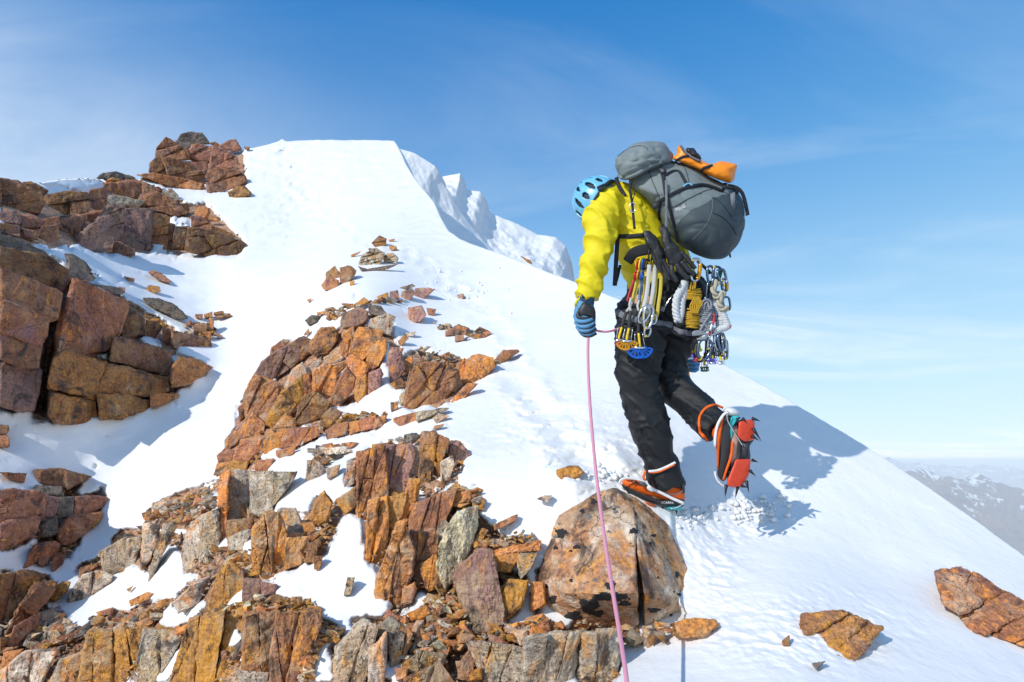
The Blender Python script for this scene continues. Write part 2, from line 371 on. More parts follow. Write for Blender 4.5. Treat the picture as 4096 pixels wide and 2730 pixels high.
# ------------------------------------------------------------------ surveyed depths of the mountainside (px, py on a 2353 px wide frame, metres)
K = 4096 / 2353.0
CP = [(1400,1568,2.15),(1000,1568,2.25),(500,1568,2.7),(0,1568,4.2),(1800,1568,2.0),(2353,1568,2.25),
 (1400,1400,2.62),(1300,1130,2.95),(1500,1165,2.98),(1700,1200,3.2),(1690,1100,3.5),(2000,1300,2.95),(2353,1290,3.2),(1980,1035,4.0),(1800,910,4.4),(1660,840,4.9),
 (1450,700,6.8),(1330,655,8.3),(1200,900,4.6),(1150,800,6.0),(1000,1010,3.8),(950,750,7.6),(900,580,13),(1100,700,9.0),(1200,610,11.5),
 (760,330,32),(900,330,32),(600,350,31),(700,500,20),(560,600,14.5),(500,760,11),(480,900,8.8),(350,1050,7.4),(250,1250,6.3),(150,1330,5.8),
 (0,600,8.0),(150,700,8.2),(100,950,7.2),(0,1000,6.8),(450,850,8.9),(250,500,17),(0,430,13),(450,390,28),(0,1200,5.6),(80,1450,4.9),
 (600,1000,5.6),(800,900,5.9),(850,720,7.4),(1000,900,5.0),(700,1250,3.2),(500,1350,3.3),(1100,1300,2.75),(950,1200,3.0),(1800,1350,2.6),
 (-500,800,9),(-500,1500,5),(2900,1500,3.2),(2900,1900,1.6),(1200,1900,1.35),(0,1900,2.6),(-500,400,18)]
CPa = np.array(CP, float); _X = CPa[:, :2] / 1000.0; _Yv = np.log(CPa[:, 2])
def _U(r2): return np.where(r2 > 1e-12, r2 * np.log(r2 + 1e-12), 0)
_n = len(CP); _A = np.zeros((_n + 3, _n + 3)); _A[:_n, :_n] = _U(((_X[:, None] - _X[None]) ** 2).sum(-1)) + 2e-4 * np.eye(_n)
_A[:_n, _n] = 1; _A[:_n, _n + 1:] = _X; _A[_n, :_n] = 1; _A[_n + 1:, :_n] = _X.T
_W = np.linalg.solve(_A, np.r_[_Yv, 0, 0, 0])
def D(px, py):
    """depth of the hillside at a surveyed direction (4096 frame)"""
    q = np.stack([np.atleast_1d(np.asarray(px, float)), np.atleast_1d(np.asarray(py, float))], -1) / K / 1000.0
    sh = q.shape[:-1]; q = q.reshape(-1, 2); r = np.zeros(len(q))
    for s in range(0, len(q), 60000):
        qq = q[s:s + 60000]; r[s:s + 60000] = _U(((qq[:, None] - _X[None]) ** 2).sum(-1)) @ _W[:_n] + _W[_n] + qq @ _W[_n + 1:]
    return np.exp(r).reshape(sh)
def D1(px, py): return float(D(px, py)[0])

ZT = {'A': (0, 450, 1.7418), 'B': (0, 1000, 1.742), 'C': (800, 900, 1.568), 'E': (0, 1830, 1.742), 'G': (1100, 1700, 1.5227), 'H': (2000, 1800, 1.1226), 'F': (0, 0, 1 / K)}
def zp(z, s):
    x0, y0, k = ZT[z]; out_ = []
    for t in s.split():
        a = t.split(','); out_.append([x0 + float(a[0]) / k, y0 + float(a[1]) / k] + [float(q) for q in a[2:]])
    return out_
ROCKZ = [zp('F', "0,415 100,428 235,400 350,430 480,470 560,555 555,590 470,585 280,583 170,578 0,560"),
 zp('F', "350,335 430,308 560,335 568,430 510,445 350,410"),
 zp('F', "0,540 60,560 150,590 290,690 400,755 400,800 480,845 400,915 250,955 120,972 0,940"),
 zp('F', "0,1085 200,1100 250,1130 230,1180 150,1290 40,1300 0,1350"), zp('F', "0,1325 120,1325 130,1380 0,1480"),
 zp('F', "500,1100 640,1085 830,1060 850,1020 960,1000 1080,1025 1050,1110 1100,1180 1150,1240 1240,1230 1260,1330 1240,1420 1400,1450 1405,1900 -100,1900 -100,1500 0,1490 110,1360 250,1250 330,1180 420,1130"),
 zp('C', "100,1568 180,1350 290,1050 420,830 520,730 700,740 880,650 900,570 1050,510 1210,580 1190,700 1260,790 1160,940 900,1180 1170,1200 1100,1280 920,1320 750,1320 640,1390 400,1540"),
 zp('H', "270,830 400,700 560,640 760,660 850,740 775,800 765,852 560,856 520,1044 130,1044"),
 zp('C', "1190,900 1260,820 1380,790 1620,840 1850,840 1980,795 1840,880 1640,1090 1540,1140 1290,1160 1200,1160 1200,1000")]
SNOWZ = [zp('F', "90,400 150,405 250,408 215,438 150,436"),
 zp('A', "520,715 590,712 580,735 525,738"), zp('A', "1040,680 1200,730 1340,770 1330,800 1200,780 1080,700"), zp('A', "1120,520 1300,570 1500,600 1420,660 1250,640"),
 zp('B', "150,-80 300,-40 460,30 480,90 340,30 200,-40"), zp('B', "930,618 1010,602 1110,630 1175,690 1060,680"), zp('B', "600,745 770,705 765,775 700,760"),
 zp('B', "1230,690 1400,690 1475,760 1480,815 1380,760 1240,740"), zp('E', "0,160 60,175 170,190 180,130 240,120 240,230 100,225 0,230"),
 zp('E', "470,240 620,150 700,230 770,265 600,260"), zp('E', "0,680 250,545 270,560 220,650 160,780 0,800"), zp('E', "0,1200 70,1160 30,1240 0,1250"),
 zp('E', "240,1080 430,1050 600,960 800,820 980,780 1040,850 1080,890 1090,650 1180,620 1290,700 1280,790 1400,820 1340,870 1200,980 1080,1000 920,1060 800,1070 640,1140 540,1200 420,1110"),
 zp('E', "1090,1190 1160,1030 1240,1070 1420,970 1420,1090 1290,1180"), zp('G', "10,900 200,850 290,800 440,515 500,520 550,600 560,820 650,890 610,1100 400,1250 280,1180 240,1090 0,1035"),
 zp('G', "160,1480 250,1320 350,1290 300,1450 380,1500 380,1568 190,1568"), zp('G', "0,300 160,230 440,110 500,150 470,210 400,420 250,440 200,550 0,510"),
 zp('G', "1420,1200 1480,1130 1560,880 1600,920 1560,1120 1595,1230 1510,1320"), zp('G', "850,1100 870,1000 940,1000 945,1080"),
 zp('E', "1060,1568 1220,1310 1300,1220 1290,1300 1200,1568"), zp('E', "1700,600 1755,550 1770,720 1720,760"), zp('E', "1880,390 2030,160 2130,110 2110,260 2040,345"),
 zp('E', "1620,1030 1690,950 1690,1030"), zp('G', "220,640 290,640 290,700 230,700"), zp('C', "1100,1200 1140,700 1190,770 1170,940"),
 zp('C', "900,1190 1100,1080 1165,950 1200,1030 1260,1050 1180,1190"), zp('C', "1030,640 1050,560 1070,590")]
def inpoly(x, y, poly):
    r = np.zeros(x.shape, bool); n = len(poly)
    for i in range(n):
        x1, y1 = poly[i][:2]; x2, y2 = poly[(i + 1) % n][:2]
        if y1 == y2: continue
        c = ((y1 > y) != (y2 > y)) & (x < (x2 - x1) * (y - y1) / (y2 - y1) + x1); r ^= c
    return r
def blur(a, r, it=2):
    for _ in range(it):
        for ax in (0, 1):
            c = np.cumsum(np.pad(a, [(r + 1, r) if k == ax else (0, 0) for k in (0, 1)], mode='edge'), axis=ax)
            a = (np.take(c, range(2 * r + 1, c.shape[ax]), ax) - np.take(c, range(0, c.shape[ax] - 2 * r - 1), ax)) / (2 * r + 1)
    return a
# mask raster (the plan of bare rock on the hillside)
MX0, MY0, MS = -900.0, 500.0, 7.0
mxx, myy = np.meshgrid(np.arange(MX0, 4900, MS), np.arange(MY0, 3400, MS))
rk = np.zeros(mxx.shape, bool)
for z in ROCKZ: rk |= inpoly(mxx, myy, z)
sp = np.zeros(mxx.shape, bool)
for z in SNOWZ: sp |= inpoly(mxx, myy, z)
rz_ = random.Random(31)
for i in range(150):      # small caught patches of snow
    x, y = rz_.uniform(0, 2300), rz_.uniform(900, 2730); a_ = rz_.uniform(12, 40) * (1.3 if y > 1900 else 0.8)
    sp |= (((mxx - x) / (a_ * 1.7)) ** 2 + ((myy - y) / a_) ** 2) < 1
mask0 = (rk & ~sp).astype(float)
CLEFT = blur(inpoly(mxx, myy, zp('B', '495,170 510,230 455,450 400,600 375,700 335,900 310,1000 320,1150 235,1110 262,990 285,830 315,600 335,500 395,470 430,300')).astype(float), 1, 1)
MASK = blur(mask0, 2, 2); MASKW = blur(mask0, 7, 2); NEAR = blur(rk.astype(float), 12, 2)
def samp(M, px, py):
    x = np.clip((np.asarray(px) - MX0) / MS, 0, M.shape[1] - 1.001); y = np.clip((np.asarray(py) - MY0) / MS, 0, M.shape[0] - 1.001)
    i = x.astype(int); j = y.astype(int); u = x - i; v = y - j
    return (M[j, i] * (1 - u) + M[j, i + 1] * u) * (1 - v) + (M[j + 1, i] * (1 - u) + M[j + 1, i + 1] * u) * v
SKY_L = np.array([(-500,430),(0,424),(100,419),(150,411),(200,410),(250,414),(300,420),(350,400),(380,372),(520,350),(560,345),(600,336),(640,326),(700,323),(760,322),(860,322),(906,324),(918,345),(932,378),(960,420),(995,462),(1012,500),(1030,530),(1060,552),(1100,567),(1130,577),(1200,603),(1270,630),(1330,652),(1420,687),(1480,718),(1540,752),(1600,792),(1640,825),(1700,858),(1760,890),(1870,955),(1980,1020),(2120,1112),(2240,1195),(2353,1278),(2500,1385),(2900,1690)], float) * K
def skyl(px): return np.interp(px, SKY_L[:, 0], SKY_L[:, 1])
def snow_depth(px, py, fine=True):
    """depth of the snow surface"""
    sh = np.shape(px); x = np.ravel(px); y = np.ravel(py); d = D(x, y); w3 = P(x, y, d)
    m = samp(MASK, x, y); mw = samp(MASKW, x, y)
    edge = 0.34 * fbm(w3 * (9.0 / np.clip(d, 2, 40) * 4)[:, None] , 5, 0.6)
    mm = np.clip((0.42 - m + edge * (0.25 + 0.75 * (mw > 0.02))) * 3.2, -1, 1)
    mm = np.where(mw < 0.004, 1, mm)
    thick = np.where(mm > 0, np.sqrt(np.clip(1 - (1 - mm) ** 2, 0, 1)), mm * 1.3)      # rounded lip of the snow
    r = -0.017 * d * thick + 0.11 * d * samp(CLEFT, x, y)
    if fine:
        r = r + 0.0020 * d * fbm(w3 * 1.1, 3) * (3.5) + 0.0022 * fbm(w3 * np.array([6, 4, 6]), 4) * np.clip(d / 2.4, 1, 5)
        # trodden and wind-cut patches
        def spot(cx, cy, rx, ry): return np.exp(-(((x / K - cx) / rx) ** 2 + ((y / K - cy) / ry) ** 2))
        tr = spot(650, 430, 60, 130) + spot(740, 470, 130, 60) + spot(620, 540, 90, 60) + 0.5 * spot(1040, 660, 70, 60) + 0.4 * spot(1130, 740, 60, 60)
        st = fbm(w3 * np.array([2.2, 1.4, 2.2]), 4, 0.6); r = r + tr * d * 0.0045 * st
        nr = spot(1460, 1060, 80, 50) + spot(1240, 930, 90, 70) + spot(1380, 1000, 80, 60) + spot(1600, 1230, 90, 60) + spot(1720, 1190, 90, 50) + spot(1850, 1450, 200, 80) + spot(1330, 1100, 60, 40) + 0.8 * spot(1180, 1000, 80, 60) + 0.8 * spot(1640, 1350, 60, 120)
        cl = fbm(w3 * 9, 4, 0.55); r = r + np.clip(nr, 0, 1) * (0.030 * np.abs(cl) - 0.02 + 0.006 * fbm(w3 * 22, 3))
        # boot prints of the climb, from the feet to the summit
        rb = random.Random(12); way = np.array([(1400,1105),(1330,1040),(1265,960),(1215,890),(1180,820),(1150,760),(1110,710),(1060,668),(1010,630),(960,600),(900,575),(840,545),(770,510),(720,470),(690,430),(668,395),(655,362),(648,335)], float)
        tw = crom(way, 46)
        for qi, (bx, by) in enumerate(tw):
            bx = (bx + rb.uniform(-16, 16)) * K; by = (by + rb.uniform(-9, 9)) * K; dd_ = D1(bx, by); rp = rb.uniform(0.10, 0.16) * FPX / dd_ * (1 + 0.02 * dd_)
            e2 = ((x - bx) / rp) ** 2 + ((y - by) / (rp * 0.55)) ** 2; near_ = e2 < 9
            r = np.where(near_, r + 0.07 * (0.6 + 0.05 * dd_) * np.exp(-e2 * 1.2) - 0.028 * (0.6 + 0.05 * dd_) * np.exp(-(np.sqrt(e2) - 1.25) ** 2 * 6) * (1 + 0.8 * cl), r)
        # ripples running down the right flank
        fl = ss(1700, 2100, x / K) * ss(950, 1150, y / K); u = w3 @ np.array([0.55, -0.75, 0.35])
        r = r + fl * 0.0012 * np.sin(u * 34 + 3 * pnoise(w3 * 2.0)) * (0.5 + pnoise(w3 * 3.1 + 9))
    return (d + r).reshape(sh)

# snow slope: one sheet from beneath the camera to the skyline, and down the far side
cols = np.unique(np.concatenate([np.linspace(-900, -10, 60), np.arange(-10, 4110, 6.5), np.linspace(4110, 4990, 60)]))
vis = 470
tt = 1 - np.linspace(0, 1, vis) ** 1.0
S_ = skyl(cols) + 2.2 * fbm(np.c_[cols / 60, cols * 0, cols * 0 + 3.3], 5, 0.6) - 9 * np.exp(-((cols - 648 * K) / 9) ** 2); bot = 3300.0
PX = np.repeat(cols[None], vis, 0); PY = bot + (S_[None] - bot) * np.linspace(0, 1, vis)[:, None]
DD = snow_depth(PX, PY); G3 = P(PX, PY, DD)
back = []
last = G3[-1]; dl = DD[-1][:, None]
for k_, (bb, dz) in enumerate([(0.02, 0.0015), (0.05, 0.012), (0.10, 0.05), (0.2, 0.15), (0.45, 0.42), (1.0, 1.1), (2.5, 3.0)]):
    back.append(last + np.array([0, 1.0, 0]) * bb * dl + np.array([0, 0, -1.0]) * dz * dl + np.array([0.25, 0, 0]) * bb * dl)
front = [G3[0] + np.array([0, -q, -0.25 * q]) for q in (8.0, 3.0, 0.9)]
G3 = np.concatenate([np.array(front), G3, np.array(back)], 0); nr_, nc_ = G3.shape[:2]
def gridmesh(name, G, mat, keep=None, smooth=True):
    nr, nc = G.shape[:2]; idx = np.arange(nr * nc).reshape(nr, nc)
    F = np.stack([idx[:-1, :-1], idx[:-1, 1:], idx[1:, 1:], idx[1:, :-1]], -1)
    F = F[keep] if keep is not None else F.reshape(-1, 4)
    used = np.unique(F); rem = np.full(nr * nc, -1); rem[used] = np.arange(len(used)); F = rem[F]
    me = bpy.data.meshes.new(name); v = G.reshape(-1, 3)[used]
    me.vertices.add(len(v)); me.vertices.foreach_set('co', v.ravel()); me.loops.add(F.size); me.loops.foreach_set('vertex_index', F.ravel().astype(np.int32))
    me.polygons.add(len(F)); me.polygons.foreach_set('loop_start', np.arange(0, F.size, 4, dtype=np.int32)); me.polygons.foreach_set('loop_total', np.full(len(F), 4, dtype=np.int32))
    me.polygons.foreach_set('use_smooth', np.full(len(F), smooth)); me.update(calc_edges=True); me.validate()
    me.materials.append(mat); o = bpy.data.objects.new(name, me); COL.objects.link(o); return o
tag(gridmesh('snow_slope', G3, SNOW), 'white sunlit snow slope rising to the summit', kind='structure')

# bare ground of broken rock under and between the blocks
gx = np.arange(-860, 2560, 8.0); gy = np.arange(520, 3300, 8.0); QX, QY = np.meshgrid(gx, gy)
dq = D(QX.ravel(), QY.ravel()); w3 = P(QX.ravel(), QY.ravel(), dq); sc3 = (6.0 / np.clip(dq, 2.2, 30))[:, None]
lv = fbm(w3 * np.array([1.0, 1.0, 3.0]) * 2.2 * sc3, 5, 0.6)
stp = np.round(lv * 5) / 5 * 0.6 + lv * 0.4
wl_ = samp(CLEFT, QX.ravel(), QY.ravel())
dq2 = dq * (1 + 0.013 - 0.014 * stp + 0.10 * wl_)
QW = P(QX.ravel(), QY.ravel(), dq2).reshape(QX.shape + (3,))
mk_ = samp(MASKW, QX, QY); cell = np.maximum.reduce([mk_[:-1, :-1], mk_[1:, :-1], mk_[:-1, 1:], mk_[1:, 1:]]) > 0.02
cell &= (QY[:-1, :-1] > skyl(QX[:-1, :-1]) + 14)
tag(gridmesh('rock_ground', QW, rock_mat('scree_ground', (0.10, 0.05, 0.03), (0.22, 0.11, 0.055), (0.36, 0.20, 0.10), (0.26, 0.20, 0.16), 0.4, 0.6, 2.2), keep=cell, smooth=False), 'broken brown bedrock ground between the blocks', kind='structure')

# ------------------------------------------------------------------ rocks
NR = [0]
def hullmesh(pts, target, amp, strata=0.6, seed=0):
    bm = bmesh.new()
    for p in pts: bm.verts.new(p)
    r = bmesh.ops.convex_hull(bm, input=bm.verts, use_existing_faces=False)
    bmesh.ops.delete(bm, geom=[e for e in set(r['geom_interior'] + r['geom_unused']) if isinstance(e, bmesh.types.BMVert) and e.is_valid], context='VERTS')
    bmesh.ops.dissolve_limit(bm, angle_limit=0.12, verts=bm.verts, edges=bm.edges)
    hard = [e for e in bm.edges if e.is_manifold and e.calc_face_angle(0) > 0.35]
    L = min(max((e.calc_length() for e in bm.edges), default=1), 1e3)
    if hard: bmesh.ops.bevel(bm, geom=hard, offset=L * 0.012, segments=1, affect='EDGES', profile=0.5, clamp_overlap=True)
    bmesh.ops.triangulate(bm, faces=bm.faces)
    for _ in range(7):
        long = [e for e in bm.edges if e.calc_length() > target]
        if not long or len(bm.faces) > 14000: break
        bmesh.ops.subdivide_edges(bm, edges=long, cuts=1, use_grid_fill=False)
        bmesh.ops.triangulate(bm, faces=[f for f in bm.faces if len(f.verts) > 3])
    bm.normal_update()
    co = np.array([v.co for v in bm.verts]); no = np.array([v.normal for v in bm.verts])
    S = np.ptp(co, axis=0).max() + 1e-6; rnd = random.Random(seed)
    ax = Vector((rnd.uniform(-0.35, 0.35), rnd.uniform(-0.3, 0.3), 1)).normalized()
    if rnd.random() < 0.45: ax = Vector((1, rnd.uniform(-0.3, 0.5), rnd.uniform(-0.4, 0.5))).normalized()
    q = co / S * 2.6 + seed * 3.7
    n1 = fbm(q, 5, 0.62)
    u = (co @ np.array(ax)) / S * 7 + 1.3 * fbm(q * 0.8 + 5, 3)
    led = (np.abs((u % 1) - 0.5) * 2); led = np.clip((led - 0.12) * 3, -0.4, 0.5) * (0.35 + pnoise(q * 1.1 + 31))
    chip = -np.clip(fbm(q * 1.9 + 11, 3) - 0.22, 0, 1) * 1.7
    ridge = -np.clip(0.05 - np.abs(pnoise(q * 1.3 + 77)), 0, 1) * 7                         # cracks
    A_ = np.array(ax); al = co @ A_; cp = co - np.outer(al, A_); qs = (cp * 3.4 + np.outer(al, A_) * 0.7) / S * 2.2 + seed * 1.3
    sp_ = fbm(qs, 4, 0.6); spl = np.round(sp_ * 3.2) / 3.2 * 0.8 + sp_ * 0.2                    # splintered ledges along the bedding
    n2_ = fbm(q * 0.8 + 50, 2); pl = np.round(n2_ * 3) / 3
    dsp = amp * S * (0.25 * n1 + strata * 0.6 * led + 0.8 * chip + 0.5 * ridge + 0.75 * spl + 0.45 * pl)
    co = co + no * dsp[:, None]
    vs_ = [tuple(c) for c in co]; fs = [tuple(v.index for v in f.verts) for f in bm.faces] if not bm.verts.index_update() else 0
    bm.free(); return vs_, fs
def rock_pts(poly, rnd, d0, bulge, tilt, lean, ctr=None):
    p = np.array([q[:2] for q in poly]); c = p.mean(0); area = 0.5 * abs(np.dot(p[:, 0], np.roll(p[:, 1], 1)) - np.dot(p[:, 1], np.roll(p[:, 0], 1)))
    s = math.sqrt(max(area, 30)); S = s * d0 / FPX; H = max(np.ptp(p[:, 1]), 1)
    def dep(q): return d0 + (q[0] - c[0]) / s * tilt * S - (q[1] - c[1]) / s * lean * S
    pts = []
    for q in p:
        pts.append(P(q[0], q[1], dep(q) + rnd.uniform(-0.05, 0.12) * S))
        qb = c + (q - c) * 0.86; pts.append(P(qb[0], qb[1], dep(qb) + rnd.uniform(0.7, 1.0) * S))
    # broken front: a nearly flat tilted face with one or two facets knocked off
    gx_, gy_ = rnd.uniform(-0.22, 0.22), rnd.uniform(-0.25, 0.12); kk = rnd.uniform(0.86, 0.95)
    split = rnd.uniform(0, 6.28); drop = rnd.uniform(0.25, 0.7)
    off = np.array([rnd.uniform(-0.05, 0.05), rnd.uniform(-0.06, 0.04)]) * s
    for q in p:
        r_ = (q - c) / s; side = r_[0] * math.cos(split) + r_[1] * math.sin(split)
        k = kk if side < 0.15 else kk * rnd.uniform(0.55, 0.85)
        qf = c + off + (q - c) * k
        pts.append(P(qf[0], qf[1], dep(qf) - bulge * S * (1 + gx_ * r_[0] + gy_ * r_[1] - (drop * 0.3 if side > 0.15 else 0))))
        if rnd.random() < 0.5: qf = c + (q - c) * 0.97; pts.append(P(qf[0], qf[1], dep(qf) - bulge * S * rnd.uniform(0.3, 0.75)))
    return pts, S
def make_rock(poly, name, mat, parent=None, dof=0.02, bulge=0.28, tilt=0.0, lean=0.15, target=11, amp=0.032, seed=None, d0=None, strata=0.6, split=None):
    ex_ = (1.04 if parent.get('label', '').startswith('large dark') else 1.10) if parent is not None else 1.03; cc_ = np.array([q[:2] for q in poly]).mean(0); poly = [list(cc_ + (np.array(q[:2]) - cc_) * ex_) for q in poly]
    NR[0] += 1; seed = NR[0] if seed is None else seed; rnd = random.Random(seed * 13 + 5)
    p = np.array([q[:2] for q in poly]); c = p.mean(0)
    if d0 is None: d0 = D1(c[0], c[1] * 0.6 + p[:, 1].max() * 0.4) * (1 - dof)
    pieces = [p]
    if split is not None:
        ang, wmin, cross = split
        def cut(q, a, o):        # clip a convex outline by the line n.x = o
            n = np.array([math.cos(a), math.sin(a)]); A = []; B = []
            for i in range(len(q)):
                u, v = q[i], q[(i + 1) % len(q)]; su, sv = u @ n - o, v @ n - o
                (A if su < 0 else B).append(u)
                if su * sv < 0: w_ = u + (v - u) * su / (su - sv); A.append(w_); B.append(w_)
            return np.array(A), np.array(B)
        def rec(q, lvl):
            if lvl > 3 or len(q) < 3: return [q]
            for a, wm_ in ((ang + rnd.gauss(0, 0.13), wmin), (ang + math.pi / 2 + rnd.gauss(0, 0.2), wmin * cross)):
                n = np.array([math.cos(a), math.sin(a)]); t = q @ n; w_ = np.ptp(t)
                if w_ > 2.1 * wm_ and rnd.random() < 0.9:
                    A, B = cut(q, a, t.min() + w_ * rnd.uniform(0.3, 0.7))
                    if len(A) > 2 and len(B) > 2: return rec(A, lvl + 1) + rec(B, lvl + 1)
            return [q]
        pieces = rec(p, 0)
    _, S0 = rock_pts(p, random.Random(1), d0, bulge, tilt, lean)
    m = MB()
    for k, q in enumerate(pieces):
        qc = q.mean(0); s_ = math.sqrt(max(np.prod(np.ptp(p, axis=0)), 1)) + 1
        dq_ = d0 + (qc[0] - c[0]) / s_ * tilt * S0 - (qc[1] - c[1]) / s_ * lean * S0
        if len(pieces) > 1: q = qc + (q - qc) * rnd.uniform(1.0, 1.05); dq_ += rnd.uniform(-0.045, 0.035) * S0
        bl = bulge * (1 if len(pieces) == 1 else min(1.6, S0 * FPX / d0 / math.sqrt(max(np.prod(np.ptp(q, axis=0)), 1)) * rnd.uniform(0.7, 1.0)))
        pts, S = rock_pts(q, rnd, dq_, bl, tilt + (rnd.uniform(-0.25, 0.25) if k else 0), lean + (rnd.uniform(-0.2, 0.2) if k else 0))
        m.add(hullmesh(pts, target * d0 / FPX, amp, seed=seed + k * 0.37, strata=strata))
    return m.build(name, mat, parent, smooth=False)
OUTCROPS = {}
def outcrop(key, label, px, py):
    e = empty('rock_outcrop', V(px * K, py * K, D1(px * K, py * K))); tag(e, label, 'rock outcrop'); OUTCROPS[key] = e; return e
outcrop('T', 'craggy brown rock tower with snow on its left edge, topmost rock left of the summit', 460, 440)
outcrop('U', 'long band of brown and purple cliff blocks below the summit tower at the left', 300, 580)
outcrop('L', 'large dark brown cracked rock wall at the left edge with a deep black cleft', 200, 960)
outcrop('K', 'shaded brown rock outcrop at the left edge below the curved snow hollow', 100, 1300)
outcrop('J', 'darkest brown rock ledge in the lower left corner of the hollow', 50, 1450)
outcrop('M', 'weathered grey and orange bedrock ledges across the lower left foreground', 450, 1560)
outcrop('N', 'tall splintered rust and ochre pinnacle outcrop left of the big lichen boulder', 950, 1440)
outcrop('Q', 'broad buttress of rounded rust coloured blocks in the middle of the slope', 650, 1080)
outcrop('W', 'smaller brown outcrop with a rubble covered ledge right of the middle buttress', 1000, 920)
outcrop('V', 'small layered grey rock knob capped with a square block high on the snow', 870, 620)
outcrop('S', 'lichen speckled grey and orange bedrock blocks under the big boulder at the bottom', 1300, 1560)
